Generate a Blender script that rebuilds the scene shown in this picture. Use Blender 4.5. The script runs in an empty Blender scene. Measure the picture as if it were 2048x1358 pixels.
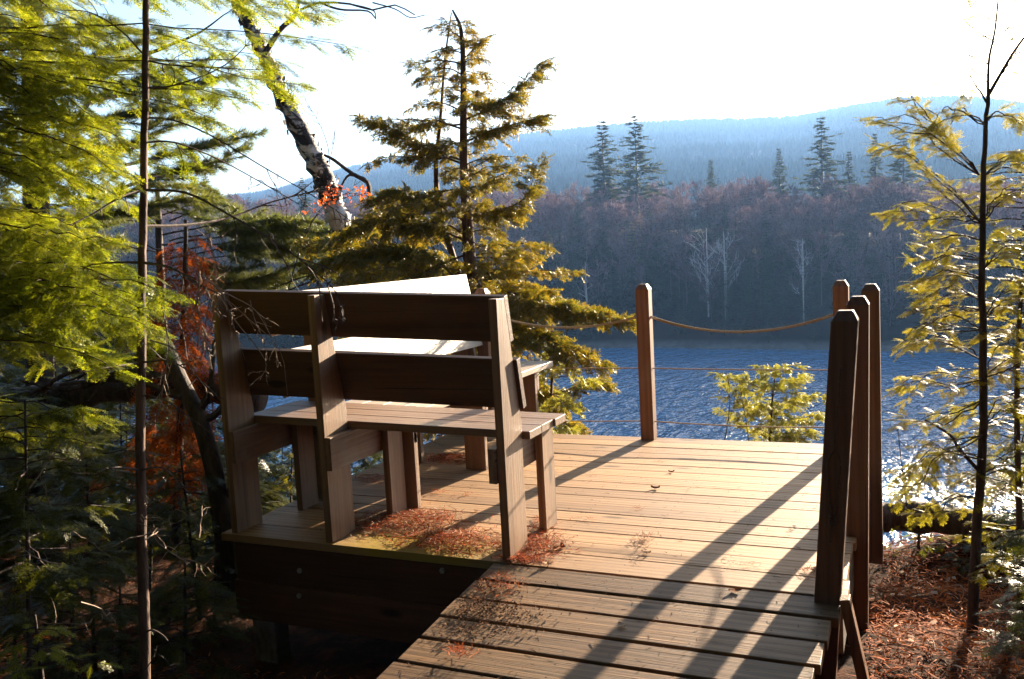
import bpy, math, random
import numpy as np
from mathutils import Vector, Matrix

random.seed(7)
rng = np.random.default_rng(7)
SC = bpy.context.scene
COL = SC.collection
R = math.radians

# ------------------------------------------------------------------ camera
FPX, CX, CY = 1772.97, 1024.0, 679.0           # focal length / centre for a 2048 px wide frame
FWD = np.array([-0.40994063, 0.90681695, -0.09814121])
RGT = np.array([0.91206799, 0.40648154, -0.05389555])
UP = np.array([0.0089808, 0.11160543, 0.99371202])
EYE = np.array([0.0, 0.0, 1.32847])
cam_d = bpy.data.cameras.new('camera')
cam_d.sensor_width = 36.0
cam_d.lens = 36.0 * FPX / 2048.0
cam_d.clip_start = 0.05
cam_d.clip_end = 6000.0
cam = bpy.data.objects.new('camera', cam_d)
COL.objects.link(cam)
cam.matrix_world = Matrix((
    (RGT[0], UP[0], -FWD[0], EYE[0]), (RGT[1], UP[1], -FWD[1], EYE[1]),
    (RGT[2], UP[2], -FWD[2], EYE[2]), (0, 0, 0, 1)))
SC.camera = cam

def ray(px, py):
    return FWD + RGT * (px - CX) / FPX - UP * (py - CY) / FPX
def P(px, py, d):
    return EYE + ray(px, py) * d
def A(px, py, x=None, y=None, z=None):
    d = ray(px, py)
    t = x / d[0] if x is not None else (y / d[1] if y is not None else (z - EYE[2]) / d[2])
    return EYE + d * t

# ------------------------------------------------------------------ light
SUN_AZ, SUN_EL = 10.5, 12.0                      # azimuth from +Y towards +X
world = bpy.data.worlds.new('World')
SC.world = world
world.use_nodes = True
nt = world.node_tree
bg = nt.nodes['Background']
sky = nt.nodes.new('ShaderNodeTexSky')
sky.sky_type = 'NISHITA'
sky.sun_disc = False
sky.sun_elevation = R(SUN_EL)
sky.sun_rotation = R(SUN_AZ)
sky.altitude = 300
sky.air_density = 1.0
sky.dust_density = 1.8
sky.ozone_density = 1.5
nt.links.new(sky.outputs[0], bg.inputs[0])
bg.inputs[1].default_value = 0.05
sun_d = bpy.data.lights.new('sun', 'SUN')
sun_d.energy = 5.0
sun_d.angle = R(0.5)
sun_d.color = (1.0, 0.82, 0.60)
sun = bpy.data.objects.new('sun', sun_d)
COL.objects.link(sun)
sdir = Vector((math.sin(R(SUN_AZ)) * math.cos(R(SUN_EL)), math.cos(R(SUN_AZ)) * math.cos(R(SUN_EL)), math.sin(R(SUN_EL))))
sun.rotation_euler = sdir.to_track_quat('Z', 'Y').to_euler()
SC.view_settings.view_transform = 'Standard'
SC.view_settings.look = 'None'
SC.view_settings.gamma = 1.0
SC.view_settings.exposure = 2.78
SC.cycles.max_bounces = 6
SC.cycles.diffuse_bounces = 1
SC.cycles.glossy_bounces = 3
SC.cycles.transmission_bounces = 4
SC.cycles.volume_bounces = 1
SC.cycles.use_denoising = True
SC.cycles.sample_clamp_indirect = 6.0

# ------------------------------------------------------------------ helpers
def tag(o, label=None, cat=None, group=None, kind=None):
    if label: o['label'] = label
    if cat: o['category'] = cat
    if group: o['group'] = group
    if kind: o['kind'] = kind
    return o
def empty(name, loc=(0, 0, 0), rz=0.0):
    o = bpy.data.objects.new(name, None)
    o.empty_display_size = 0.1
    COL.objects.link(o)
    o.location = loc
    o.rotation_euler = (0, 0, rz)
    return o

class MB:
    """collects triangles/quads as numpy blocks and links them as one mesh"""
    def __init__(s):
        s.v = []; s.f3 = []; s.f4 = []; s.n = 0
    def add(s, v, f3=None, f4=None):
        v = np.asarray(v, dtype=np.float64).reshape(-1, 3)
        s.v.append(v)
        if f3 is not None and len(f3): s.f3.append(np.asarray(f3, dtype=np.int64).reshape(-1, 3) + s.n)
        if f4 is not None and len(f4): s.f4.append(np.asarray(f4, dtype=np.int64).reshape(-1, 4) + s.n)
        s.n += len(v)
    def box(s, x0, x1, y0, y1, z0, z1, M=None):
        v = np.array([(x, y, z) for z in (z0, z1) for y in (y0, y1) for x in (x0, x1)], float)
        if M is not None:
            v = v @ M[:3, :3].T + M[:3, 3]
        s.add(v, f4=[(0, 2, 3, 1), (4, 5, 7, 6), (0, 1, 5, 4), (2, 6, 7, 3), (0, 4, 6, 2), (1, 3, 7, 5)])
    def prism_x(s, poly, x0, x1):
        n = len(poly)
        v = [(x0, y, z) for y, z in poly] + [(x1, y, z) for y, z in poly]
        b = s.n
        s.v.append(np.array(v, float)); s.n += 2 * n
        s.f4.append(np.array([(b + i, b + (i + 1) % n, b + n + (i + 1) % n, b + n + i) for i in range(n)]))
        s.ng = getattr(s, 'ng', [])
        s.ng.append([b + i for i in reversed(range(n))]); s.ng.append([b + n + i for i in range(n)])
    def tube(s, pts, rad, k=6, cap=True):
        pts = np.asarray(pts, float); m = len(pts)
        rad = np.broadcast_to(np.asarray(rad, float), (m,))
        t = np.gradient(pts, axis=0)
        t /= np.linalg.norm(t, axis=1, keepdims=True) + 1e-12
        ref = np.array([0, 0, 1.0]) if abs(t[0, 2]) < 0.9 else np.array([1.0, 0, 0])
        u = np.cross(t, ref); u /= np.linalg.norm(u, axis=1, keepdims=True) + 1e-12
        w = np.cross(t, u)
        a = np.arange(k) * 2 * np.pi / k
        ring = (u[:, None] * np.cos(a)[None, :, None] + w[:, None] * np.sin(a)[None, :, None]) * rad[:, None, None] + pts[:, None]
        i = np.arange(m - 1)[:, None] * k; j = np.arange(k)[None]
        f = np.stack([i + j, i + (j + 1) % k, i + k + (j + 1) % k, i + k + j], -1).reshape(-1, 4)
        f3 = []
        if cap:
            for q in range(1, k - 1):
                f3.append((0, q + 1, q)); f3.append(((m - 1) * k, (m - 1) * k + q, (m - 1) * k + q + 1))
        s.add(ring.reshape(-1, 3), f3=f3, f4=f)
    def place(s, tmpl, org, fwd, up, scale):
        """copies of a template (local x forward, y side, z normal)"""
        tv, tf = tmpl
        org = np.asarray(org, float).reshape(-1, 3); n = len(org)
        if n == 0: return
        fwd = np.broadcast_to(np.asarray(fwd, float), (n, 3)); up = np.broadcast_to(np.asarray(up, float), (n, 3))
        f = fwd / (np.linalg.norm(fwd, axis=1, keepdims=True) + 1e-12)
        sd = np.cross(up, f); sd /= (np.linalg.norm(sd, axis=1, keepdims=True) + 1e-9)
        nn = np.cross(f, sd)
        sc = np.broadcast_to(np.asarray(scale, float), (n,))[:, None, None]
        Rm = np.stack([f, sd, nn], axis=1)                        # n,3(local),3
        v = (tv[None] @ Rm) * sc + org[:, None]
        ff = tf[None] + (np.arange(n) * len(tv))[:, None, None]
        s.add(v.reshape(-1, 3), f3=ff.reshape(-1, 3))
    def build(s, name, mat, parent=None, smooth=False, bevel=0.0):
        v = np.concatenate(s.v) if s.v else np.zeros((0, 3))
        me = bpy.data.meshes.new(name)
        f3 = np.concatenate(s.f3) if s.f3 else np.zeros((0, 3), int)
        f4 = np.concatenate(s.f4) if s.f4 else np.zeros((0, 4), int)
        ng = getattr(s, 'ng', [])
        me.vertices.add(len(v)); me.vertices.foreach_set('co', v.astype(np.float32).ravel())
        loops = np.concatenate([f3.ravel(), f4.ravel()] + [np.array(g) for g in ng]).astype(np.int32)
        tot = np.concatenate([np.full(len(f3), 3), np.full(len(f4), 4), np.array([len(g) for g in ng], int)]).astype(np.int32)
        start = np.concatenate([[0], np.cumsum(tot)[:-1]]).astype(np.int32)
        me.loops.add(len(loops)); me.loops.foreach_set('vertex_index', loops)
        me.polygons.add(len(tot)); me.polygons.foreach_set('loop_start', start)
        me.polygons.foreach_set('use_smooth', np.full(len(tot), bool(smooth)))
        me.update(calc_edges=True)
        me.materials.append(mat)
        o = bpy.data.objects.new(name, me)
        COL.objects.link(o)
        if parent is not None: o.parent = parent
        if bevel > 0:
            b = o.modifiers.new('bevel', 'BEVEL'); b.width = bevel; b.segments = 2; b.limit_method = 'ANGLE'
        return o

def bez(pts, n=14):
    """smooth curve through points (Catmull-Rom)"""
    p = np.asarray(pts, float)
    if len(p) == 2:
        t = np.linspace(0, 1, n)[:, None]
        return p[0] * (1 - t) + p[1] * t
    q = np.vstack([2 * p[0] - p[1], p, 2 * p[-1] - p[-2]])
    out = []
    per = max(2, n // (len(p) - 1))
    for i in range(len(p) - 1):
        a, b, c, d = q[i:i + 4]
        for t in np.linspace(0, 1, per, endpoint=False):
            out.append(0.5 * (2 * b + (c - a) * t + (2 * a - 5 * b + 4 * c - d) * t * t + (3 * b - a - 3 * c + d) * t ** 3))
    out.append(p[-1])
    return np.array(out)

def wob(pts, amp, seed=0):
    r = np.random.default_rng(abs(int(seed)))
    p = np.array(pts, float)
    p[1:-1] += r.normal(0, amp, (len(p) - 2, 3))
    return p

# ------------------------------------------------------------------ materials
class NT:
    def __init__(s, name):
        s.m = bpy.data.materials.new(name); s.m.use_nodes = True
        s.t = s.m.node_tree; s.t.nodes.clear()
        s.out = s.t.nodes.new('ShaderNodeOutputMaterial')
    def n(s, ty, **kw):
        o = s.t.nodes.new('ShaderNode' + ty)
        for k, v in kw.items():
            if k in o.inputs.keys() if isinstance(k, str) else False: o.inputs[k].default_value = v
            else: setattr(o, k, v)
        return o
    def l(s, a, b): s.t.links.new(a, b)
    def ramp(s, fac, stops, interp='LINEAR'):
        r = s.t.nodes.new('ShaderNodeValToRGB'); r.color_ramp.interpolation = interp
        e = r.color_ramp.elements
        while len(e) < len(stops): e.new(0.5)
        for q, (p, c) in zip(e, stops):
            q.position = p; q.color = (*c, 1) if len(c) == 3 else c
        s.l(fac, r.inputs[0]); return r.outputs[0]
    def mix(s, a, b, fac, mode='MIX'):
        m = s.t.nodes.new('ShaderNodeMix'); m.data_type = 'RGBA'; m.blend_type = mode
        for i, x in ((0, fac), (6, a), (7, b)):
            if hasattr(x, 'links'): s.l(x, m.inputs[i])
            else: m.inputs[i].default_value = x if not isinstance(x, tuple) else (*x, 1)
        return m.outputs[2]
    def math(s, op, a, b=None, clamp=False):
        m = s.t.nodes.new('ShaderNodeMath'); m.operation = op; m.use_clamp = clamp
        for i, x in enumerate((a, b)):
            if x is None: continue
            if hasattr(x, 'links'): s.l(x, m.inputs[i])
            else: m.inputs[i].default_value = x
        return m.outputs[0]
    def noise(s, vec, scale, detail=4, rough=0.55, dist=0.0):
        o = s.t.nodes.new('ShaderNodeTexNoise')
        o.inputs['Scale'].default_value = scale; o.inputs['Detail'].default_value = detail
        o.inputs['Roughness'].default_value = rough; o.inputs['Distortion'].default_value = dist
        if vec is not None: s.l(vec, o.inputs['Vector'])
        return o.outputs[0]
    def mapv(s, vec, scale=(1, 1, 1), loc=(0, 0, 0)):
        o = s.t.nodes.new('ShaderNodeMapping'); o.inputs['Scale'].default_value = scale; o.inputs['Location'].default_value = loc
        s.l(vec, o.inputs['Vector']); return o.outputs[0]
    def bump(s, h, strength, dist=0.01, nrm=None):
        o = s.t.nodes.new('ShaderNodeBump'); o.inputs['Strength'].default_value = strength; o.inputs['Distance'].default_value = dist
        s.l(h, o.inputs['Height'])
        if nrm is not None: s.l(nrm, o.inputs['Normal'])
        return o.outputs[0]
    def bsdf(s, col, rough=0.6, nrm=None, spec=0.5, **kw):
        b = s.t.nodes.new('ShaderNodeBsdfPrincipled')
        for k, x in (('Base Color', col), ('Roughness', rough), ('Normal', nrm), ('Specular IOR Level', spec)):
            if x is None: continue
            if hasattr(x, 'links'): s.l(x, b.inputs[k])
            else: b.inputs[k].default_value = (*x, 1) if isinstance(x, tuple) else x
        for k, x in kw.items(): b.inputs[k.replace('_', ' ')].default_value = x
        return b
    def fin(s, sh, sock='Surface'):
        s.l(sh.outputs[0] if hasattr(sh, 'outputs') else sh, s.out.inputs[sock]); return s.m

def wood(name, axis, light, dark, rough=0.55, moss=None, spec=0.5, tint=0.35, grey=(0.30, 0.28, 0.27), nails=False):
    t = NT(name)
    co = t.n('TexCoord').outputs['Object']
    rnd = t.n('NewGeometry').outputs['Random Per Island']
    off = t.n('CombineXYZ')
    r37 = t.math('MULTIPLY', rnd, 37.0)
    for i in range(3): t.l(r37, off.inputs[i])
    add = t.n('VectorMath'); add.operation = 'ADD'
    t.l(co, add.inputs[0]); t.l(off.outputs[0], add.inputs[1])
    v = add.outputs[0]
    sc = {'x': (1.6, 62, 62), 'y': (62, 1.6, 62), 'z': (62, 62, 1.6)}[axis]
    g = t.mapv(v, sc)
    n1 = t.noise(g, 1.0, 5, 0.6, 1.4)
    fine = t.noise(t.mapv(v, tuple(q * 2.6 for q in sc)), 1.0, 3, 0.6)
    wv = t.t.nodes.new('ShaderNodeTexWave'); wv.wave_type = 'BANDS'
    wv.bands_direction = {'x': 'Y', 'y': 'X', 'z': 'X'}[axis]
    t.l(t.mapv(v, {'x': (0.6, 9, 9), 'y': (9, 0.6, 9), 'z': (9, 9, 0.6)}[axis]), wv.inputs['Vector'])
    wv.inputs['Scale'].default_value = 0.9; wv.inputs['Distortion'].default_value = 7.0
    wv.inputs['Detail'].default_value = 3.0; wv.inputs['Detail Scale'].default_value = 0.6
    m = t.math('ADD', t.math('MULTIPLY', n1, 0.75), t.math('MULTIPLY', wv.outputs[1], 0.25))
    c = t.ramp(m, [(0.25, dark), (0.5, tuple((a + b) / 2 for a, b in zip(light, dark))), (0.72, light)])
    # weathering: grey blotches, dark stains, cracks
    b1 = t.noise(co, 3.1, 4, 0.6)
    c = t.mix(c, grey, t.ramp(b1, [(0.45, (0, 0, 0)), (0.7, (0.55, 0.55, 0.55))]))
    c = t.mix(c, tuple(0.35 * q for q in dark), t.ramp(t.noise(t.mapv(v, tuple(0.25 * q for q in sc)), 1.6, 4, 0.65), [(0.58, (0, 0, 0)), (0.78, (0.6, 0.6, 0.6))]))
    crack = t.ramp(t.noise(t.mapv(v, tuple(q * (0.9 if q > 5 else 0.6) for q in sc)), 1.0, 2, 0.5), [(0.27, (1, 1, 1)), (0.31, (0, 0, 0))])
    c = t.mix(c, tuple(0.22 * q for q in dark), t.math('MULTIPLY', crack, 0.8))
    # knots
    vo = t.t.nodes.new('ShaderNodeTexVoronoi'); vo.inputs['Scale'].default_value = 1.0
    t.l(t.mapv(v, {'x': (1.6, 5, 5), 'y': (5, 1.6, 5), 'z': (5, 5, 1.6)}[axis]), vo.inputs['Vector'])
    c = t.mix(c, tuple(0.3 * q for q in dark), t.ramp(vo.outputs['Distance'], [(0.07, (0.85, 0.85, 0.85)), (0.13, (0, 0, 0))]))
    c = t.mix(c, t.ramp(rnd, [(0, (0.62, 0.58, 0.56)), (0.5, (0.95, 0.93, 0.9)), (1, (1.25, 1.18, 1.08))]), tint * 2, 'MULTIPLY')
    if moss:
        (mx0, my0, mx1, my1) = moss
        sep = t.n('SeparateXYZ'); t.l(co, sep.inputs[0])
        def win(o, a, b, e=0.06):
            lo = t.n('MapRange'); lo.inputs[1].default_value = a - e; lo.inputs[2].default_value = a + e; t.l(o, lo.inputs[0])
            hi = t.n('MapRange'); hi.inputs[1].default_value = b + e; hi.inputs[2].default_value = b - e; t.l(o, hi.inputs[0])
            return t.math('MULTIPLY', lo.outputs[0], hi.outputs[0])
        mm = t.math('MULTIPLY', win(sep.outputs[0], mx0, mx1, 0.12), win(sep.outputs[1], my0, my1))
        mm = t.math('MULTIPLY', mm, t.ramp(t.noise(co, 9, 4, 0.6), [(0.3, (0.35, 0.35, 0.35)), (0.55, (0.9, 0.9, 0.9))]))
        c = t.mix(c, (0.34, 0.24, 0.02), mm)
    if nails:                                     # rows of nail heads over the joists
        sp = t.n('SeparateXYZ'); t.l(co, sp.inputs[0])
        def per(o, off_, p_):
            return t.math('MULTIPLY', t.math('ABSOLUTE', t.math('SUBTRACT', t.math('FRACT', t.math('ADD', t.math('DIVIDE', t.math('SUBTRACT', o, off_), p_), 0.5)), 0.5)), p_)
        dx, dy = per(sp.outputs[0], -2.7, 0.4), per(sp.outputs[1], nails[0], nails[1])
        dd = t.math('SQRT', t.math('ADD', t.math('MULTIPLY', dx, dx), t.math('MULTIPLY', dy, dy)))
        c = t.mix(c, (0.03, 0.018, 0.012), t.math('LESS_THAN', dd, 0.0042))
    h = t.math('ADD', t.math('MULTIPLY', fine, 0.5), t.math('SUBTRACT', n1, crack))
    nr = t.bump(h, 0.55, 0.003)
    return t.fin(t.bsdf(c, t.ramp(n1, [(0.3, (rough + .1,) * 3), (0.7, (rough - .08,) * 3)]), nr, spec))

def leafmat(name, cols, trans=0.5, rough=0.45, spec=0.35, nscale=2.0, tcol=None):
    t = NT(name)
    co = t.n('TexCoord').outputs['Object']
    rnd = t.n('NewGeometry').outputs['Random Per Island']
    ns = t.noise(co, nscale, 3, 0.6)
    f = t.math('ADD', t.math('MULTIPLY', rnd, 0.45), t.math('MULTIPLY', ns, 0.6))
    k = len(cols)
    c = t.ramp(f, [(0.2 + 0.65 * i / (k - 1), q) for i, q in enumerate(cols)])
    b = t.bsdf(c, rough, None, spec)
    tr = t.t.nodes.new('ShaderNodeBsdfTranslucent')
    if tcol: t.l(t.mix(c, tcol, 1.0, 'MULTIPLY'), tr.inputs[0])
    else: t.l(c, tr.inputs[0])
    mx = t.t.nodes.new('ShaderNodeMixShader'); mx.inputs[0].default_value = trans
    t.l(b.outputs[0], mx.inputs[1]); t.l(tr.outputs[0], mx.inputs[2])
    return t.fin(mx)

def bark(name, light, dark, scale=(30, 30, 6), strength=0.8, rough=0.8):
    t = NT(name)
    co = t.n('TexCoord').outputs['Object']
    n1 = t.noise(t.mapv(co, scale), 1.0, 5, 0.65, 0.6)
    c = t.ramp(n1, [(0.35, dark), (0.65, light)])
    return t.fin(t.bsdf(c, rough, t.bump(n1, strength, 0.01), 0.35))

M = {}
M['deck'] = wood('deck_wood', 'x', (0.49, 0.30, 0.15), (0.26, 0.14, 0.065), 0.62, nails=(3.382, 0.0727), tint=0.5, grey=(0.32, 0.215, 0.125), spec=0.3, moss=(-2.42, 3.30, -1.72, 3.60))
M['ramp'] = wood('ramp_wood', 'x', nails=(-0.035, 0.0815), light=(0.30, 0.175, 0.085), dark=(0.12, 0.065, 0.032), rough=0.6, grey=(0.17, 0.115, 0.065), spec=0.3, tint=0.45)
M['bench_x'] = wood('bench_wood_along', 'x', (0.30, 0.185, 0.11), (0.15, 0.075, 0.035), grey=(0.24, 0.19, 0.16), rough=0.5)
M['bench_z'] = wood('bench_wood_upright', 'z', (0.33, 0.20, 0.11), (0.15, 0.078, 0.036), 0.5, grey=(0.23, 0.16, 0.12))
M['bench_y'] = wood('bench_wood_cross', 'y', (0.28, 0.165, 0.09), (0.13, 0.065, 0.032), 0.55)
M['sunlit_x'] = wood('sunlit_bench_wood', 'x', (0.62, 0.52, 0.42), (0.45, 0.34, 0.24), 0.38, tint=0.15, grey=(0.5, 0.47, 0.44))  # sun glare on the second bench put into a paler wood colour
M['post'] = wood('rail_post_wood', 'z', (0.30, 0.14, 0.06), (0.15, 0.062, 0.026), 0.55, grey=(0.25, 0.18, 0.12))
M['post_shaded'] = wood('shaded_post_wood', 'z', (0.17, 0.075, 0.035), (0.08, 0.034, 0.016), 0.5, grey=(0.12, 0.08, 0.05))  # shade on the three near posts put into a darker post colour
M['fascia'] = wood('fascia_wood', 'x', (0.13, 0.05, 0.026), (0.06, 0.024, 0.013), 0.7, grey=(0.07, 0.04, 0.03), spec=0.2)
M['shaded_x'] = wood('shaded_back_wood', 'x', (0.16, 0.075, 0.04), (0.075, 0.032, 0.017), 0.6, grey=(0.10, 0.07, 0.055), spec=0.3)  # shade on the first bench's back boards put into the wood colour
M['under'] = wood('joist_wood', 'y', (0.12, 0.08, 0.05), (0.05, 0.03, 0.02), 0.7)
M['bark_dark'] = bark('dark_bark', (0.09, 0.06, 0.05), (0.02, 0.014, 0.012))
M['bark_red'] = bark('reddish_bark', (0.15, 0.085, 0.06), (0.035, 0.02, 0.015))
M['twig'] = bark('bare_twig_bark', (0.34, 0.25, 0.18), (0.14, 0.09, 0.06), (40, 40, 40), 0.3)
M['twig_dark'] = bark('dark_twig_bark', (0.10, 0.07, 0.06), (0.035, 0.024, 0.02), (40, 40, 40), 0.3)
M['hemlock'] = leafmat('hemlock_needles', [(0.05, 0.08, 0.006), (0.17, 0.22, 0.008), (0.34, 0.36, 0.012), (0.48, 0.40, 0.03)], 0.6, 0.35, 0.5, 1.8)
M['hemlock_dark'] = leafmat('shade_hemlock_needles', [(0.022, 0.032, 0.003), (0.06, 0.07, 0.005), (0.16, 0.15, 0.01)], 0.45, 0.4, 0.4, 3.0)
M['hemlock_gold'] = leafmat('golden_hemlock_needles', [(0.08, 0.10, 0.01), (0.22, 0.21, 0.012), (0.42, 0.34, 0.02), (0.58, 0.44, 0.05)], 0.6, 0.45, 0.25, 2.2)
M['cedar'] = leafmat('cedar_scales', [(0.04, 0.06, 0.01), (0.13, 0.13, 0.011), (0.29, 0.205, 0.012), (0.50, 0.29, 0.016)], 0.55, 0.4, 0.45, 1.3)
M['cedar_light'] = leafmat('young_cedar_scales', [(0.16, 0.17, 0.02), (0.36, 0.34, 0.03), (0.58, 0.50, 0.07)], 0.5, 0.4, 0.45, 3.0)
M['pine'] = leafmat('white_pine_needles', [(0.03, 0.05, 0.015), (0.11, 0.13, 0.02), (0.30, 0.28, 0.03)], 0.5, 0.4, 0.45, 1.3)
M['rust'] = leafmat('rusty_dead_needles', [(0.16, 0.025, 0.005), (0.40, 0.08, 0.008), (0.60, 0.18, 0.015)], 0.5, 0.8, 0.1, 4.0)
M['orange'] = leafmat('orange_leaves', [(0.55, 0.10, 0.02), (0.75, 0.16, 0.03)], 0.5, 0.5, 0.3, 6.0)
M['litter'] = leafmat('fallen_needles', [(0.08, 0.02, 0.008), (0.30, 0.055, 0.012), (0.50, 0.10, 0.015), (0.48, 0.22, 0.10)], 0.25, 0.85, 0.1, 9.0)
M['litter_ground'] = leafmat('forest_floor_needles', [(0.035, 0.014, 0.008), (0.24, 0.058, 0.012), (0.52, 0.125, 0.018), (0.52, 0.25, 0.11)], 0.2, 0.85, 0.1, 1.6)
M['litter_pale'] = leafmat('pale_fallen_leaves', [(0.30, 0.15, 0.08), (0.52, 0.34, 0.22), (0.70, 0.58, 0.48)], 0.2, 0.8, 0.15, 9.0)
M['seed'] = leafmat('brown_seed_scales', [(0.05, 0.022, 0.012), (0.12, 0.05, 0.025), (0.26, 0.12, 0.05)], 0.05, 0.9, 0.05, 9.0)
M['hill'] = leafmat('hill_conifers', [(0.012, 0.02, 0.012), (0.03, 0.035, 0.02)], 0.0, 0.95, 0.0, 0.03)
M['far_bare'] = leafmat('far_bare_twigs', [(0.06, 0.04, 0.045), (0.15, 0.095, 0.11), (0.28, 0.185, 0.19)], 0.2, 0.8, 0.1, 0.05)
M['far_green'] = leafmat('far_evergreen_needles', [(0.012, 0.022, 0.014), (0.03, 0.045, 0.02), (0.07, 0.07, 0.025)], 0.2, 0.8, 0.1, 0.05)
M['far_pine'] = leafmat('far_pine_needles', [(0.03, 0.05, 0.03), (0.07, 0.085, 0.04), (0.14, 0.13, 0.05)], 0.25, 0.8, 0.1, 0.15)
M['far_birch'] = leafmat('far_birch_bark', [(0.4, 0.36, 0.36), (0.55, 0.5, 0.5)], 0.05, 0.8, 0.1, 0.2)
M['far_yellow'] = leafmat('far_yellow_needles', [(0.20, 0.18, 0.06), (0.34, 0.28, 0.08)], 0.3, 0.8, 0.1, 0.3)

def mk_birch():
    t = NT('birch_bark')
    co = t.n('TexCoord').outputs['Object']
    a = t.noise(t.mapv(co, (5, 5, 26)), 1.0, 4, 0.6, 0.5)
    b = t.noise(co, 3.2, 5, 0.65, 0.8)
    c = t.ramp(a, [(0.36, (0.10, 0.07, 0.06)), (0.46, (0.62, 0.56, 0.54)), (0.7, (0.78, 0.72, 0.70))])
    c = t.mix(c, (0.03, 0.02, 0.018), t.ramp(b, [(0.44, (0, 0, 0)), (0.50, (1, 1, 1))]))
    return t.fin(t.bsdf(c, 0.65, t.bump(t.math('ADD', a, b), 0.9, 0.02), 0.3))
M['birch'] = mk_birch()

def mk_rope():
    t = NT('rope_fibre')
    co = t.n('TexCoord').outputs['Object']
    n1 = t.noise(t.mapv(co, (160, 160, 160)), 1.0, 2)
    c = t.ramp(n1, [(0.3, (0.22, 0.16, 0.09)), (0.7, (0.50, 0.40, 0.24))])
    return t.fin(t.bsdf(c, 0.7, t.bump(n1, 0.7, 0.003), 0.3))
M['rope'] = mk_rope()
def mk_metal():
    t = NT('galvanised_bolt')
    n1 = t.noise(t.n('TexCoord').outputs['Object'], 80)
    return t.fin(t.bsdf(t.ramp(n1, [(0.3, (0.25, 0.23, 0.2)), (0.7, (0.5, 0.48, 0.45))]), 0.5, None, 0.5, Metallic=0.7))
M['metal'] = mk_metal()

def mk_ground():
    t = NT('forest_ground')
    co = t.n('TexCoord').outputs['Object']
    near = t.noise(co, 6.0, 8, 0.7)
    c = t.ramp(near, [(0.3, (0.02, 0.012, 0.008)), (0.5, (0.05, 0.020, 0.010)), (0.7, (0.13, 0.045, 0.018))])
    sep = t.n('SeparateXYZ'); t.l(co, sep.inputs[0])
    fr = t.n('MapRange'); fr.inputs[1].default_value = 25; fr.inputs[2].default_value = 60; t.l(sep.outputs[1], fr.inputs[0])
    farc = t.ramp(t.noise(co, 0.05, 6, 0.65), [(0.35, (0.010, 0.014, 0.009)), (0.5, (0.022, 0.018, 0.014)), (0.7, (0.035, 0.026, 0.02))])
    c = t.mix(c, farc, fr.outputs[0])
    rk = t.n('MapRange'); rk.inputs[1].default_value = -11.6; rk.inputs[2].default_value = -12.3; t.l(sep.outputs[2], rk.inputs[0])
    c = t.mix(c, (0.20, 0.19, 0.18), t.math('MULTIPLY', rk.outputs[0], t.noise(co, 0.9, 5, 0.6)))
    return t.fin(t.bsdf(c, 0.95, t.bump(near, 1.0, 0.04), 0.05))
M['ground'] = mk_ground()

def mk_water():
    t = NT('lake_water')
    co = t.n('TexCoord').outputs['Object']
    w1 = t.noise(t.mapv(co, (1.0, 0.6, 1)), 1.5, 2, 0.5, 0.6)
    w2 = t.noise(t.mapv(co, (1.0, 0.7, 1), (30, 4, 0)), 4.5, 3, 0.6, 0.2)
    w3 = t.noise(co, 0.05, 3, 0.5)
    w0 = t.noise(t.mapv(co, (1.0, 0.45, 1), (9, 2, 0)), 0.55, 3, 0.6, 0.6)
    h = t.math('ADD', t.math('ADD', t.math('MULTIPLY', w1, 1.0), t.math('MULTIPLY', w2, 0.10)), t.math('MULTIPLY', w0, 2.2))
    amp = t.math('MULTIPLY', h, t.ramp(w3, [(0.35, (0.75,) * 3), (0.65, (1.0,) * 3)]))
    nr = t.bump(amp, 1.0, 0.75)
    return t.fin(t.bsdf((0.065, 0.185, 0.33), 0.20, nr, 0.5, IOR=1.38))
M['water'] = mk_water()

# ------------------------------------------------------------------ terrain: one sheet from the bluff to the far hills
WZ = -12.7
def az_px(px):
    d = ray(px, 500); return math.atan2(d[0], d[1])
_az = np.array([az_px(x) for x in (-400, 0, 400, 700, 1000, 1300, 1750, 2048, 2600)])
SHORE = np.array([172., 149., 136., 128., 126., 122., 112., 107., 101.])
def slope_at(px, py):
    d = ray(px, py); return d[2] / math.hypot(d[0], d[1])
_rx = (-400, 0, 300, 450, 560, 700, 850, 1000, 1100, 1200, 1300, 1400, 1500, 1600, 1700, 1800, 1900, 1970, 2048, 2600)
_ry = (430, 420, 410, 400, 385, 342, 312, 280, 268, 258, 249, 244, 243, 238, 218, 202, 198, 202, 212, 240)
_raz = np.array([az_px(x) for x in _rx]); _rs = np.array([slope_at(x, y) for x, y in zip(_rx, _ry)])
_cx = (-400, 0, 430, 600, 760, 1050, 1200, 1500, 1750, 2048, 2600)
_cy = (385, 385, 378, 384, 378, 362, 350, 348, 340, 340, 345)
_caz = np.array([az_px(x) for x in _cx]); _cs = np.array([slope_at(x, y) for x, y in zip(_cx, _cy)])
TREE_H = 11.3
def vnoise(x, y, s=1.0, seed=0):
    x = x * s + seed * 13.7; y = y * s + seed * 7.1
    return (np.sin(x * 1.3 + 1.7 * np.sin(y * 0.9)) + np.sin(y * 1.7 + 1.3 * np.sin(x * 1.1 + 2)) + 0.5 * np.sin(2.9 * x + 3.1 * y)) / 2.5
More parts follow.
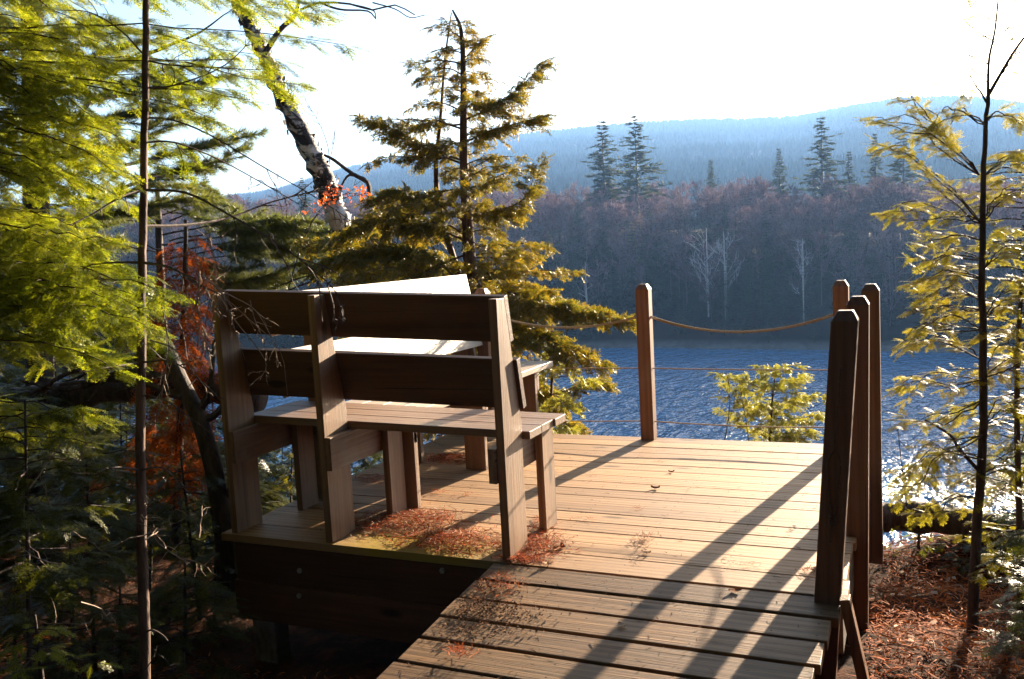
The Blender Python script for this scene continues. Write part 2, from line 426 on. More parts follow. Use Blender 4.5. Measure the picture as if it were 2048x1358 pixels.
def near_h(x, y):
    x = np.asarray(x, float); y = np.asarray(y, float)
    base = -0.36 - 0.30 / (1 + np.exp((x + 0.9) * 4.0)) + 0.05 * vnoise(x, y, 2.2) + 0.015 * vnoise(x, y, 9.0, 2)
    edge = 5.25 + 0.10 * np.clip(-x, 0, 6) + 0.3 * vnoise(x, y * 0.2, 0.8, 3)
    edge = edge + 0.45 / (1 + np.exp((-0.35 - x) * 8))
    d = y - edge
    fall = 0.85 * np.log1p(np.exp(np.clip(d, -20, 60) * 1.6)) / 1.6
    m = 0.80 * np.exp(-(((x + 3.1) / 0.95) ** 2 + ((y - 6.75) / 0.55) ** 2))
    lf = 0.34 * np.exp(-(((x - 0.6) / 1.2) ** 2 + ((y - 5.5) / 0.38) ** 2))
    sun_berm = 0.40 * np.exp(-((y - 4.75) / 0.45) ** 2) / ((1 + np.exp((x + 0.75) * 9)) * (1 + np.exp((-3.1 - x) * 6)))  # ground raised under the deck to block sun shining beneath it
    return base - fall + m + lf + sun_berm
def height(x, y):
    x = np.asarray(x, float); y = np.asarray(y, float)
    r = np.hypot(x, y); az = np.arctan2(x, y)
    sh = np.interp(az, _az, SHORE) + 2.5 * vnoise(x, y, 0.06, 5)
    hn = np.maximum(near_h(x, y), WZ - 4)
    front = np.cos(az + 0.4) > -0.1
    hn = np.where(front, hn, near_h(x, np.minimum(y, 4)) + 0.02 * np.abs(y))
    crest_r = sh + 62.0
    zc = EYE[2] + np.interp(az, _caz, _cs) * crest_r - TREE_H
    u = np.clip((r - sh) / 62.0, -1, 1)
    bank = WZ + (zc - WZ) * np.sin(np.clip(u, 0, 1) * math.pi / 2) ** 0.9 + np.where(u < 0, u * 30, 0) + 0.8 * vnoise(x, y, 0.08, 9)
    hr = 1500.0
    zr = EYE[2] + np.interp(az, _raz, _rs) * hr - 3
    v = np.clip((r - 270.0) / (hr - 270.0), 0, 1)
    back = zc + (zr - zc) * (v ** 1.15) + 5.0 * vnoise(x, y, 0.012, 4) * v * (1 - v) * 4
    back = np.where(r > hr, zr - (r - hr) * 0.12, back)
    far = np.where(r < crest_r + 30, bank, back)
    w = np.clip((r - crest_r) / 60.0, 0, 1)
    far = np.where((r > crest_r), bank * (1 - w) + back * w, bank)
    s = np.clip((r - 60) / 15.0, 0, 1)
    out = hn * (1 - s) + far * s
    return np.where(front, out, hn)
AZ = np.concatenate([np.linspace(-math.pi, -1.45, 24, endpoint=False), np.linspace(-1.45, 0.65, 330, endpoint=False), np.linspace(0.65, math.pi, 34)])
RR = np.concatenate([[0.0], np.linspace(0.4, 9, 60), np.geomspace(9.4, 70, 34), np.linspace(74, 260, 62), np.geomspace(268, 2050, 60)])
aa, rr = np.meshgrid(AZ, RR)
gx, gy = rr * np.sin(aa), rr * np.cos(aa)
gz = height(gx, gy)
tm = MB()
nA, nR = len(AZ), len(RR)
ii, jj = np.meshgrid(np.arange(nR - 1), np.arange(nA - 1), indexing='ij')
f = np.stack([ii * nA + jj, (ii + 1) * nA + jj, (ii + 1) * nA + jj + 1, ii * nA + jj + 1], -1).reshape(-1, 4)
tm.add(np.stack([gx, gy, gz], -1).reshape(-1, 3), f4=f)
# (the sheet ends behind the ridge, below the horizon)
terrain = tm.build('terrain', M['ground'], smooth=True)
tag(terrain, kind='structure')
wm = MB()
wm.add([(-420, 4, WZ), (420, 4, WZ), (420, 420, WZ), (-420, 420, WZ)], f4=[(0, 1, 2, 3)])
tag(wm.build('lake', M['water']), kind='structure')

# ------------------------------------------------------------------ deck
DY = [3.345, 3.524, 3.687, 3.835, 3.974, 4.118, 4.265, 4.41, 4.551, 4.697, 4.843, 4.99, 5.138, 5.29, 5.437, 5.60, 5.745, 5.885]
DX0, DX1 = -3.17, -0.225
deck = empty('viewing_deck', (0, 0, 0))
tag(deck, 'weathered wooden viewing deck of pale boards above the lake', 'deck')
mb = MB()
for i in range(len(DY) - 1):
    dz = random.uniform(-0.0015, 0.0015); g = 0.0028 + random.uniform(-0.001, 0.0012)
    e = random.uniform(-0.012, 0.012)
    mb.box(DX0 + random.uniform(-.01, .01), DX1 + e, DY[i] + g, DY[i + 1] - (g if i < len(DY) - 2 else 0), -0.038 + dz, dz)
mb.build('deck_boards', M['deck'], deck, bevel=0.0018)
mb = MB()
mb.box(-3.10, -0.30, 3.352, 3.390, -0.235, -0.042)
mb.box(-3.12, -0.30, 3.348, 3.386, -0.435, -0.238)
fas = mb.build('fascia_board', M['fascia'], deck, bevel=0.003)
for px, py in ((600, 1141), (599, 1191), (885, 1141)):
    p = A(px, py, y=3.347)
    b = MB(); b.tube([(p[0], 3.349, p[2]), (p[0], 3.338, p[2])], 0.013, 6)
    b.build('bolt', M['metal'], fas)
mb = MB()
mb.box(-0.275, -0.237, 3.36, 5.86, -0.225, -0.042)
mb.box(-3.15, -3.112, 3.39, 5.86, -0.225, -0.042)
mb.box(-3.112, -0.275, 5.82, 5.858, -0.225, -0.042)
mb.build('rim_joist', M['under'], deck, bevel=0.003)
for x in (-2.7, -2.3, -1.9, -1.5, -1.1, -0.7):
    j = MB(); j.box(x - .019, x + .019, 3.392, 5.818, -0.225, -0.042); j.build('joist', M['under'], deck)
for x, y in ((-3.0, 3.45), (-1.7, 3.45), (-0.5, 3.5), (-3.0, 5.5), (-1.7, 5.5), (-0.5, 5.5)):
    gz0 = float(near_h(x, y)) - 0.4
    j = MB(); j.box(x - .07, x + .07, y - .05, y + .05, gz0, -0.228); j.build('support_post', M['under'], deck)

# ------------------------------------------------------------------ ramp (slopes down towards the viewer)
SL = 0.08
ramp = empty('ramp', (0, 3.325, 0.0))
tag(ramp, 'sloping board ramp of dark brown planks leading up to the deck', 'ramp')
mb = MB()
y = 3.335
k = 0
c, s_ = math.cos(math.atan(SL)), math.sin(math.atan(SL))
Rm = np.eye(4); Rm[1, 1] = c; Rm[1, 2] = -s_; Rm[2, 1] = s_; Rm[2, 2] = c
Ro = np.eye(4); Ro[1, 1] = c; Ro[1, 2] = -s_; Ro[2, 1] = s_; Ro[2, 2] = c
xr = [-0.235, -0.262, -0.268, -0.285, -0.30, -0.275]
for i in range(17):
    w = 0.145 + random.uniform(-.004, .004); gap = 0.011 + random.uniform(-.003, .004)
    y0 = -(i * 0.1635)
    x1 = xr[i % 6] + random.uniform(-.004, .004)
    M1 = Ro.copy(); M1[2, 3] = random.uniform(-.002, .002); M1[:3, :3] = Ro[:3, :3]
    tw = random.uniform(-0.004, 0.004)
    mb.box(-1.655 + random.uniform(-.008, .008), x1, y0 - w, y0, -0.040, -0.001 + tw * 0.4, M1)
o = mb.build('ramp_boards', M['ramp'], ramp, bevel=0.003)
for x in (-1.60, -0.95, -0.345):
    j = MB(); j.box(x - .019, x + .019, -2.7, -0.01, -0.20, -0.043, Ro); j.build('stringer', M['under'], ramp)

# ------------------------------------------------------------------ benches
def bench(name, loc, rz, x_back, x_seat, posts, nb, legoff, mats, label, lean=0.0):
    """local x along the bench, y from the back to the front, z up"""
    root = empty(name, loc, rz)
    tag(root, label, 'bench', 'high-backed plank benches on the deck')
    for (px, cleat_side, legx, plen) in posts:
        m = MB()
        m.prism_x([(0, 0.001), (0.19, 0.001), (0.192, 0.60), (0.185, 0.64), (0.08, 1.172), (0.0, 1.172)], px, px + 0.038)
        m.build('back_post', mats[1], root, bevel=0.002)
        m = MB(); cx0 = px + 0.0385 if cleat_side > 0 else px - 0.0385
        m.box(cx0, cx0 + 0.037, -0.012, legoff + 0.14, 0.352, 0.509)
        m.build('seat_bearer', mats[2], root, bevel=0.003)
        m = MB(); m.box(legx, legx + 0.038, legoff, legoff + 0.14, 0.001, 0.509)
        m.build('leg', mats[1], root, bevel=0.003)
    # backrest boards lie on the sloping front edge of the posts
    ang = math.atan2(0.105, 0.532)
    for k, (zlo, ext, hb_) in enumerate(((0.968, 0.0, 0.214), (0.655, 0.018, 0.238))):
        zc = zlo
        yb = 0.185 - (zc - 0.64) * (0.105 / 0.532) + 0.002
        Mx = np.eye(4); ca, sa = math.cos(ang), math.sin(ang)
        Mx[1, 1] = ca; Mx[1, 2] = -sa; Mx[2, 1] = sa; Mx[2, 2] = ca; Mx[1, 3] = yb; Mx[2, 3] = zc
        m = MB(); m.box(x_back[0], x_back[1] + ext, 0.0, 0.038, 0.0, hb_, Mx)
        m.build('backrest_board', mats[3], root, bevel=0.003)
    for k in range(nb):
        y0 = 0.198 + k * 0.1455
        m = MB()
        m.box(x_seat[0] + random.uniform(-.006, .006), x_seat[1] + (0.012 if k == nb - 1 else random.uniform(-.003, .003)), y0, y0 + 0.140, 0.511, 0.549)
        m.build('seat_board', mats[0], root, bevel=0.003)
    if lean:                                     # the old bench has settled towards one end
        for ch in root.children:
            for vv in ch.data.vertices:
                vv.co.z *= 1 + lean * (0.75 - vv.co.x)
    return root
bench('plank_bench', (-3.12, 3.36, 0), 0.0, (0.0, 1.537), (-0.02, 1.57),
      [(0.0, 1, 0.082, 1), (0.573, 1, 0.650, 1), (1.50, -1, 1.50, 1)], 3, 0.42,
      (M['bench_x'], M['bench_z'], M['bench_y'], M['shaded_x']),
      'brown wooden bench seen from behind, its high two-board back turned to the camera', 0.04)
bench('plank_bench', (-3.08, 5.80, 0), -math.pi / 2, (0.0, 2.22), (0.02, 1.82),
      [(0.05, 1, 0.1275, 1), (0.89, 1, 0.9675, 1), (1.76, 1, 1.80, 1)], 4, 0.55,
      (M['sunlit_x'], M['bench_z'], M['bench_y'], M['sunlit_x']),
      'bench along the left deck edge with glaring white sunlit back boards facing right')

# ------------------------------------------------------------------ rail posts and ropes
H = 1.058
POSTS = [
    ('near', (-0.285, 3.325), (-0.210, 3.365), -0.52, H, 'thick dark rail post nearest the camera with a rope loop on its face'),
    ('second', (-0.222, 4.10), (-0.2055, 4.11), -0.42, H, 'second dark rail post behind the nearest one on the right deck edge'),
    ('third', (-0.192, 5.07), (-0.192, 5.07), -0.46, H, 'rightmost rail post, lit along its right edge with water behind it'),
    ('corner', (-0.39, 5.835), (-0.39, 5.835), 0.001, 1.045, 'reddish rail post at the far right deck corner, mostly hidden by nearer posts'),
    ('mid', (-1.645, 5.835), (-1.645, 5.835), 0.001, 1.066, 'lone reddish rail post in the middle of the far deck edge holding ropes'),
    ('left', (-2.868, 5.86), (-2.868, 5.86), 0.001, 1.075, 'far left rail post whose top just shows over the bench back'),
]
for nm, b, t_, z0, h, lab in POSTS:
    w = 0.0455
    m = MB()
    lv = [(z0, w), (h - 0.035, w), (h, w - 0.020)]
    V = []
    for z, ww in lv:
        f_ = max(0, z) / h if z > 0 else 0
        f_ = z / h
        cx = b[0] + (t_[0] - b[0]) * f_; cy = b[1] + (t_[1] - b[1]) * f_
        V += [(cx - ww, cy - ww, z), (cx + ww, cy - ww, z), (cx + ww, cy + ww, z), (cx - ww, cy + ww, z)]
    F = [(3, 2, 1, 0), (8, 9, 10, 11)]
    for q in (0, 4):
        F += [(q + i, q + (i + 1) % 4, q + 4 + (i + 1) % 4, q + 4 + i) for i in range(4)]
    m.add(V, f4=F)
    o = m.build('rail_post', M['post_shaded' if nm in ('near', 'second', 'third') else 'post'], bevel=0.004)
    tag(o, lab, 'post', 'chamfered rail posts round the deck')

def rope_pts(a, b, sag, n=28):
    t = np.linspace(0, 1, n)[:, None]
    p = np.array(a) * (1 - t) + np.array(b) * t
    p[:, 2] -= (4 * sag * t * (1 - t))[:, 0]
    return p
py_ = 5.835
def rope(name, z, sag, r, strands, lab):
    m = MB()
    for s in range(strands):
        dz = s * 0.011; ex = s * 0.006
        for a, b_, sg in (((-2.868, py_, z[0] + dz), (-1.645, py_, z[1] + dz), sag[0] + ex), ((-1.645, py_ - .002, z[1] + dz), (-0.39, py_, z[2] + dz), sag[1] + ex)):
            m.tube(rope_pts(a, b_, sg), r, 6)
        m.tube(rope_pts((-0.39, 5.835, z[2] + dz), (-0.192, 5.07, z[2] + dz), 0.03), r, 6)
    tag(m.build(name, M['rope'], smooth=True), lab, 'rope', 'ropes strung between the rail posts')
rope('rail_rope', (0.90, 0.853, 0.843), (0.10, 0.118), 0.0048, 2, 'sagging doubled top rope between the far rail posts')
rope('rail_rope', (0.492, 0.492, 0.486), (0.003, 0.004), 0.0042, 1, 'straight taut middle rope between the far rail posts')
rope('rail_rope', (0.115, 0.127, 0.122), (0.012, 0.014), 0.0042, 1, 'low rope just above the deck between the far rail posts')
# hanging loop on the nearest post (its near face)
def face(px, py): return A(px, py, y=3.272)
m = MB()
line = [face(1681, 732), face(1678, 790), face(1672, 850), face(1669, 900)]
m.tube(bez(line, 16), 0.0042, 6)
loop = [face(1669, 900), face(1658, 918), face(1655, 950), face(1659, 990), face(1664, 1025), face(1665, 1040), face(1668, 1020), face(1676, 975), face(1681, 935), face(1677, 908), face(1669, 900)]
m.tube(bez(loop, 40), 0.0042, 6)
m.tube(bez([face(1665, 1036), face(1662, 1060), face(1661, 1085)], 8), 0.0042, 6)
for k in range(5):
    c_ = face(1664.5 - 0.2 * k, 1030 + 5 * k)
    a = np.linspace(0, 2 * np.pi, 13)
    m.tube(np.stack([c_[0] + 0.009 * np.cos(a), c_[1] + 0.006 * np.sin(a) - 0.002, c_[2] + 0.002 * np.sin(a)], -1), 0.004, 5, cap=False)
M['rope_dark'] = bark('dark_rope', (0.11, 0.07, 0.04), (0.05, 0.03, 0.018), (160, 160, 160), 0.6)  # darker colour than the rail ropes, for the hanging loop
tag(m.build('rope_loop', M['rope_dark'], smooth=True), 'knotted rope loop hanging down the face of the nearest rail post', 'rope')

# diagonal brace beside the ramp
m = MB()
a0 = A(1686, 1195, y=3.27); a1 = A(1742, 1440, y=3.27)
dv = a1 - a0; L = np.linalg.norm(dv)
X = dv / L; Y = np.array([0, 1.0, 0]); Z = np.cross(X, Y)
Mx = np.eye(4); Mx[:3, 0] = X; Mx[:3, 1] = Y; Mx[:3, 2] = Z; Mx[:3, 3] = a0
m.box(0, L, -0.03, 0.03, -0.012, 0.024, Mx)
tag(m.build('brace', M['post'], bevel=0.003), 'narrow slanting brace board at the foot of the nearest rail post', 'brace')

# ------------------------------------------------------------------ foliage templates (local x forward)
def needle_tris(px, py, ang, ln, w, z=0.0, tip=0.0):
    c_, s2 = math.cos(ang), math.sin(ang)
    a = (px - s2 * w / 2, py + c_ * w / 2, z); b = (px + s2 * w / 2, py - c_ * w / 2, z)
    return [a, b, (px + c_ * ln, py + s2 * ln, z + tip)]
def tmpl(tris):
    v = np.array(tris, float).reshape(-1, 3)
    return v, np.arange(len(v)).reshape(-1, 3)
def hemlock_spray(seed, nside=9, dens=1.0, nl=0.115, nw=0.036):
    r = random.Random(seed); T = []
    T += needle_tris(0, 0, 0, 1.0, 0.018)
    def twig(x, y, a, L):
        n = max(3, int(L / 0.055 * dens))
        T.extend(needle_tris(x, y, a, L, 0.012))
        for i in range(n):
            t = (i + 0.5) / n * L
            for sg in (-1, 1):
                ln = nl * (1 - 0.45 * t / L) * r.uniform(0.8, 1.2)
                T.extend(needle_tris(x + math.cos(a) * t, y + math.sin(a) * t, a + sg * r.uniform(0.9, 1.35), ln, nw, r.uniform(-.01, .012), r.uniform(-.02, .025)))
    twig(0.25, 0, 0, 0.75)
    for i in range(nside):
        sg = 1 if i % 2 else -1
        t = 0.10 + 0.75 * i / nside
        twig(t, 0, sg * r.uniform(0.6, 0.95), r.uniform(0.28, 0.5) * (1.05 - t * 0.7))
    v, f_ = tmpl(T)
    v[:, 2] -= 0.12 * v[:, 0] ** 2 + 0.12 * np.abs(v[:, 1]) ** 1.3    # droop
    return v, f_
def cedar_spray(seed):
    r = random.Random(seed); T = []
    def frond(x, y, a, L, d):
        w = (0.032, 0.04, 0.045, 0.045)[d]
        c_, s2 = math.cos(a), math.sin(a)
        e = (x + c_ * L, y + s2 * L)
        T.extend([(x - s2 * w / 2, y + c_ * w / 2, 0), (x + s2 * w / 2, y - c_ * w / 2, 0), (e[0], e[1], r.uniform(-.03, .03))])
        if d < 3:
            n = (5, 4, 3)[d]
            for i in range(n):
                t = (0.2 + 0.7 * i / n) * L
                frond(x + c_ * t, y + s2 * t, a + (1 if i % 2 else -1) * r.uniform(0.4, 0.75), L * r.uniform(0.42, 0.6) * (1 - 0.3 * i / n), d + 1)
    frond(0, 0, 0, 1.0, 0)
    frond(0.15, 0, 0.5, 0.6, 1); frond(0.15, 0, -0.5, 0.6, 1)
    v, f_ = tmpl(T)
    v[:, 2] += -0.25 * v[:, 0] ** 2 + np.random.default_rng(seed).normal(0, 0.02, len(v))
    return v, f_
def pine_tuft(seed, n=40, w=0.034):
    r = np.random.default_rng(abs(int(seed)))
    T = []
    for i in range(n):
        x0 = r.uniform(-0.25, 0.25)
        d = np.array([r.uniform(0.35, 1.0), r.normal(0, 0.55), r.normal(0, 0.55)]); d /= np.linalg.norm(d)
        s2 = np.cross(d, r.normal(size=3)); s2 /= np.linalg.norm(s2); s2 *= w / 2
        o_ = np.array([x0, 0, 0])
        T.extend([tuple(o_ - s2), tuple(o_ + s2), tuple(o_ + d * r.uniform(0.6, 1.0))])
    T.extend([(-0.4, 0.012, 0), (-0.4, -0.012, 0), (0.3, 0, 0)])
    return tmpl(T)
HS = [hemlock_spray(i) for i in range(5)]
HS_B = [hemlock_spray(20 + i, 6, 0.8, 0.12, 0.035) for i in range(3)]
CS = [cedar_spray(i) for i in range(5)]
PT = [pine_tuft(i) for i in range(4)]

def unit(v):
    v = np.asarray(v, float); return v / (np.linalg.norm(v, axis=-1, keepdims=True) + 1e-12)
def put(mb, tm_, o, d, up, sc, r):
    """place sprays, templates shared out at random"""
    idx = r.integers(0, len(tm_), len(o))
    for k in range(len(tm_)):
        q = idx == k
        if q.any(): mb.place(tm_[k], o[q], d[q], up[q], sc[q])

def spray_branch(fol, wood_, pts, r0, kind, r, step, size, t0=0.2, side=0.9, bare=0.0, droop=0.25):
    """a limb along pts: secondary twigs left and right, each carrying sprays"""
    pts = np.asarray(pts, float)
    seg = np.linalg.norm(np.diff(pts, axis=0), axis=1); cum = np.concatenate([[0], np.cumsum(seg)]); L = cum[-1]
    wood_.tube(pts, np.linspace(r0, 0.0012, len(pts)), 5, cap=False)
    if L < 0.02: return
    n = max(2, int(L * (1 - t0) / step))
    s = L * t0 + L * (1 - t0) * (np.arange(n) + r.uniform(0, 1, n)) / n
    base = np.stack([np.interp(s, cum, pts[:, i]) for i in range(3)], -1)
    tang = unit(np.stack([np.interp(np.minimum(s + 0.02, L), cum, pts[:, i]) for i in range(3)], -1) - np.stack([np.interp(np.maximum(s - 0.02, 0), cum, pts[:, i]) for i in range(3)], -1))
    up0 = np.array([0, 0, 1.0])
    sd = unit(np.cross(up0[None], tang) + 1e-6)
    O, D, U, S = [], [], [], []
    for k in range(n):
        fr = s[k] / L
        sl = side * L * 0.42 * (1.05 - fr) ** 0.8 * r.uniform(0.5, 1.1)
        if kind == 'hemlock':
            sl = min(sl, 0.55)
        sg = 1 if (k % 2) else -1
        d2 = unit(tang[k] * r.uniform(0.6, 1.0) + sd[k] * sg * r.uniform(0.6, 1.0) + up0 * r.normal(0.0, 0.18))
        m_ = max(2, int(sl / (size * 0.28)))
        if sl > size * 0.8:
            q = np.linspace(0, 1, 5)[:, None]
            tw = base[k] + d2 * sl * q + np.array([0, 0, -droop * sl]) * q ** 2
            wood_.tube(tw, np.linspace(max(r0 * 0.16, 0.0011), 0.0007, 5), 3, cap=False)
        for j in range(m_):
            q = (j + r.uniform(0.3, 1)) / m_
            if r.uniform() < bare: continue
            o_ = base[k] + d2 * sl * q + np.array([0, 0, -droop * sl * q * q])
            side2 = np.cross(up0, d2)
            dd = unit(d2 + side2 * r.normal(0, 0.55) + up0 * (r.normal(-0.08, 0.22) - droop * q * 0.8))
            O.append(o_); D.append(dd)
            if kind == 'cedar': U.append(unit(side2 * r.normal(0, 1.0) + up0 * 0.5 + d2 * r.normal(0, 0.4)))
            else: U.append(unit(up0 + side2 * r.normal(0, 0.35) + d2 * r.normal(0, 0.2)))
            S.append(size * r.uniform(0.65, 1.25))
    # leader tip
    O.append(pts[-1]); D.append(tang[-1]); U.append(up0); S.append(size)
    tms = {'hemlock': HS, 'hemlock_b': HS_B, 'cedar': CS, 'pine': PT}[kind]
    put(fol, tms, np.array(O), np.array(D), np.array(U), np.array(S), r)

CAMR = unit(np.array([RGT[0], RGT[1], 0])); CAMD = unit(np.array([FWD[0], FWD[1], 0]))
def auto_tree(trunk, ext, nb, kind, r, step, size, r0, rise=0.1, curve=0.15, az_bias=None, t0=0.25, side=0.9, fol=None, wd=None, bare=0.0, droop=0.25):
    """limbs all round a trunk; ext = [(z, left reach, right reach)] in metres as seen from the deck path"""
    trunk = np.asarray(trunk, float)
    zt = trunk[:, 2]
    ze = np.array([e[0] for e in ext]); el = np.array([e[1] for e in ext]); er = np.array([e[2] for e in ext])
    fol = fol or MB(); wd = wd or MB()
    lo, hi = ze.min(), ze.max()
    for k in range(nb):
        z = lo + (hi - lo) * (k + r.uniform(0, 1)) / nb
        a = k * 2.39996 + r.normal(0, 0.3)
        ca = math.cos(a)
        L_, R_ = np.interp(z, ze, el), np.interp(z, ze, er)
        reach = abs(ca) * (R_ if ca > 0 else L_) + (1 - abs(ca)) * 0.5 * (L_ + R_) * 0.8
        reach *= r.uniform(0.5, 1.12)
        if reach < 0.05: reach = 0.05
        o_ = np.array([np.interp(z, zt, trunk[:, 0]), np.interp(z, zt, trunk[:, 1]), z])
        d = CAMR * ca + CAMD * math.sin(a)
        q = np.linspace(0, 1, 8)[:, None]; jr = r.normal(0, 0.28)
        pts = o_ + d * reach * q + np.array([0, 0, 1.0]) * ((rise + jr) * reach * q - (curve + 0.5 * jr) * reach * q ** 2)
        pts[1:] += r.normal(0, 0.012 * reach, (7, 3))
        spray_branch(fol, wd, pts, r0 * (0.4 + 0.6 * reach / max(el.max(), er.max())), kind, r, step, size, t0, side, bare, droop)
    return fol, wd
def tree_root(name, loc, label, cat='tree', group=None):
    o = empty(name, tuple(float(q) for q in loc)); tag(o, label, cat, group); return o
def part(mb_, name, mat, root, smooth=False):
    """build in world coordinates, then shift into the parent's space"""
    o = mb_.build(name, mat, root, smooth=smooth)
    o.matrix_parent_inverse = Matrix.Translation(-root.location)
    return o

# ------------------------------------------------------------------ near trees
def px_line(pts, d):
    d = np.broadcast_to(np.asarray(d, float), (len(pts),))
    return np.array([P(x, y, q) for (x, y), q in zip(pts, d)])
def ext_px(rows, tr, d):
    """rows (y, xleft, xright) read off the photograph -> (z, left, right) about the trunk at distance d"""
    out = []
    for y_, xl, xr_ in rows:
        c_ = np.interp(y_, [p[1] for p in tr], [p[0] for p in tr])
        out.append((P(c_, y_, d)[2], (c_ - xl) * d / FPX, (xr_ - c_) * d / FPX))
    return sorted(out)

# --- cedar behind the benches (two stems)
D = 7.6
tr1 = [(905, 20), (922, 60), (927, 150), (927, 300), (932, 400), (938, 500), (945, 620), (955, 900), (965, 1200)]
t1 = px_line(tr1, D)[::-1]
root = tree_root('cedar_tree', (t1[0][0], t1[0][1], t1[0][2]), 'golden green cedar tree with two stems standing behind the benches')
w = MB(); w.tube(bez(t1, 30), np.linspace(0.085, 0.008, len(bez(t1, 30))), 8)
tr2 = [(903, 25), (890, 120), (880, 250), (872, 330), (880, 420), (920, 560)]
t2 = px_line(tr2, D + 0.12)[::-1]
w.tube(bez(t2, 20), np.linspace(0.03, 0.005, len(bez(t2, 20))), 6)
part(w, 'trunk', M['bark_red'], root, True)
r = np.random.default_rng(11)
fol, wd = MB(), MB()
rows = [(35, 880, 935), (70, 850, 960), (120, 800, 985), (190, 800, 1000), (240, 725, 1005), (300, 750, 1005), (350, 760, 1040), (400, 745, 1070), (460, 700, 1060), (520, 690, 1120), (600, 700, 1180), (660, 750, 1190), (740, 800, 1180), (830, 850, 1160), (900, 850, 1150)]
auto_tree(t1, ext_px(rows, tr1, D), 120, 'cedar', r, 0.030, 0.105, 0.012, 0.35, 0.30, fol=fol, wd=wd, t0=0.12, bare=0.34, side=0.72)
for k, (pl, dd) in enumerate([
    ([(930, 240), (985, 215), (1035, 180), (1085, 130)], (D, D - .1, D - .2, D - .3)),
    ([(930, 285), (980, 262), (1040, 245), (1085, 232)], (D, D - .1, D - .1, D - .2)),
    ([(928, 120), (950, 95), (968, 80)], (D, D, D)),
    ([(935, 560), (1040, 590), (1140, 610), (1260, 640)], (D, D - .3, D - .4, D - .5)),
    ([(940, 640), (1040, 660), (1120, 690), (1205, 725)], (D, D - .4, D - .6, D - .7)),
    ([(1105, 790), (1150, 775), (1190, 765), (1212, 768)], (D - .3,) * 4),
    ([(940, 430), (1000, 420), (1050, 395), (1075, 330)], (D, D - .2, D - .2, D - .3)),
    ([(930, 330), (860, 300), (790, 260), (728, 235)], (D, D - .1, D - .2, D - .2)),
    ([(935, 800), (1000, 780), (1085, 780), (1150, 850)], (D, D - .4, D - .4, D - .4)),
    ([(925, 420), (850, 395), (790, 380), (745, 400)], (D, D - .1, D - .2, D - .2)),
    ([(930, 480), (850, 450), (760, 440), (690, 470)], (D, D - .1, D - .2, D - .2)),
    ([(930, 540), (850, 510), (740, 500), (620, 530)], (D, D - .1, D - .2, D - .2))]):
    spray_branch(fol, wd, bez(px_line(pl, dd), 14), 0.011, 'cedar', r, 0.022, 0.125, 0.12, 0.9)
part(wd, 'branches', M['bark_red'], root)
part(fol, 'foliage', M['cedar'], root)

# --- darker cedar to the left of it
D = 8.7
tr = [(770, 395), (768, 470), (770, 600), (775, 800), (780, 1000)]
tt = px_line(tr, D)[::-1]
root = tree_root('cedar_tree', tt[0], 'low dense cedar filling the gap between the birch and the two-stemmed cedar')
w = MB(); w.tube(bez(tt, 16), np.linspace(0.05, 0.01, len(bez(tt, 16))), 7); part(w, 'trunk', M['bark_dark'], root, True)
fol, wd = auto_tree(tt, ext_px([(410, 750, 800), (450, 690, 840), (500, 620, 870), (560, 560, 900), (640, 560, 900), (760, 600, 900)], tr, D), 70, 'cedar', r, 0.045, 0.18, 0.012, 0.2, 0.3, bare=0.12)
part(wd, 'branches', M['bark_dark'], root); part(fol, 'foliage', M['cedar'], root)

# --- low second cedar trunk right of the benches, at the water's edge side
D = 7.0
tr = [(1108, 690), (1104, 760), (1098, 860), (1090, 960)]
tt = px_line(tr, D)[::-1]
root = tree_root('cedar_sapling', tt[0], 'small golden cedar sapling just right of the bench seats', 'sapling')
w = MB(); w.tube(bez(tt, 14), np.linspace(0.02, 0.006, len(bez(tt, 14))), 6); part(w, 'trunk', M['bark_dark'], root, True)
fol, wd = auto_tree(tt, ext_px([(690, 1080, 1140), (740, 1060, 1180), (800, 1060, 1190), (860, 1060, 1200), (900, 1060, 1200)], tr, D), 20, 'cedar', r, 0.04, 0.13, 0.006, 0.2, 0.3)
part(wd, 'branches', M['bark_dark'], root); part(fol, 'foliage', M['cedar_light'], root)

# --- small cedar past the far deck edge
D = 7.6
tr = [(1552, 735), (1545, 800), (1540, 880), (1535, 1000)]
tt = px_line(tr, D)[::-1]
root = tree_root('young_cedar', tt[0], 'small bright yellow green cedar beyond the far deck edge in front of the water', 'sapling')
w = MB(); w.tube(bez(tt, 14), np.linspace(0.02, 0.004, len(bez(tt, 14))), 6); part(w, 'trunk', M['bark_dark'], root, True)
fol, wd = auto_tree(tt, ext_px([(735, 1528, 1575), (765, 1480, 1620), (800, 1420, 1645), (840, 1410, 1660), (880, 1450, 1660), (940, 1450, 1660)], tr, D), 52, 'cedar', r, 0.028, 0.085, 0.004, 0.5, 0.2, bare=0.25)
part(wd, 'branches', M['bark_dark'], root); part(fol, 'foliage', M['cedar_light'], root)

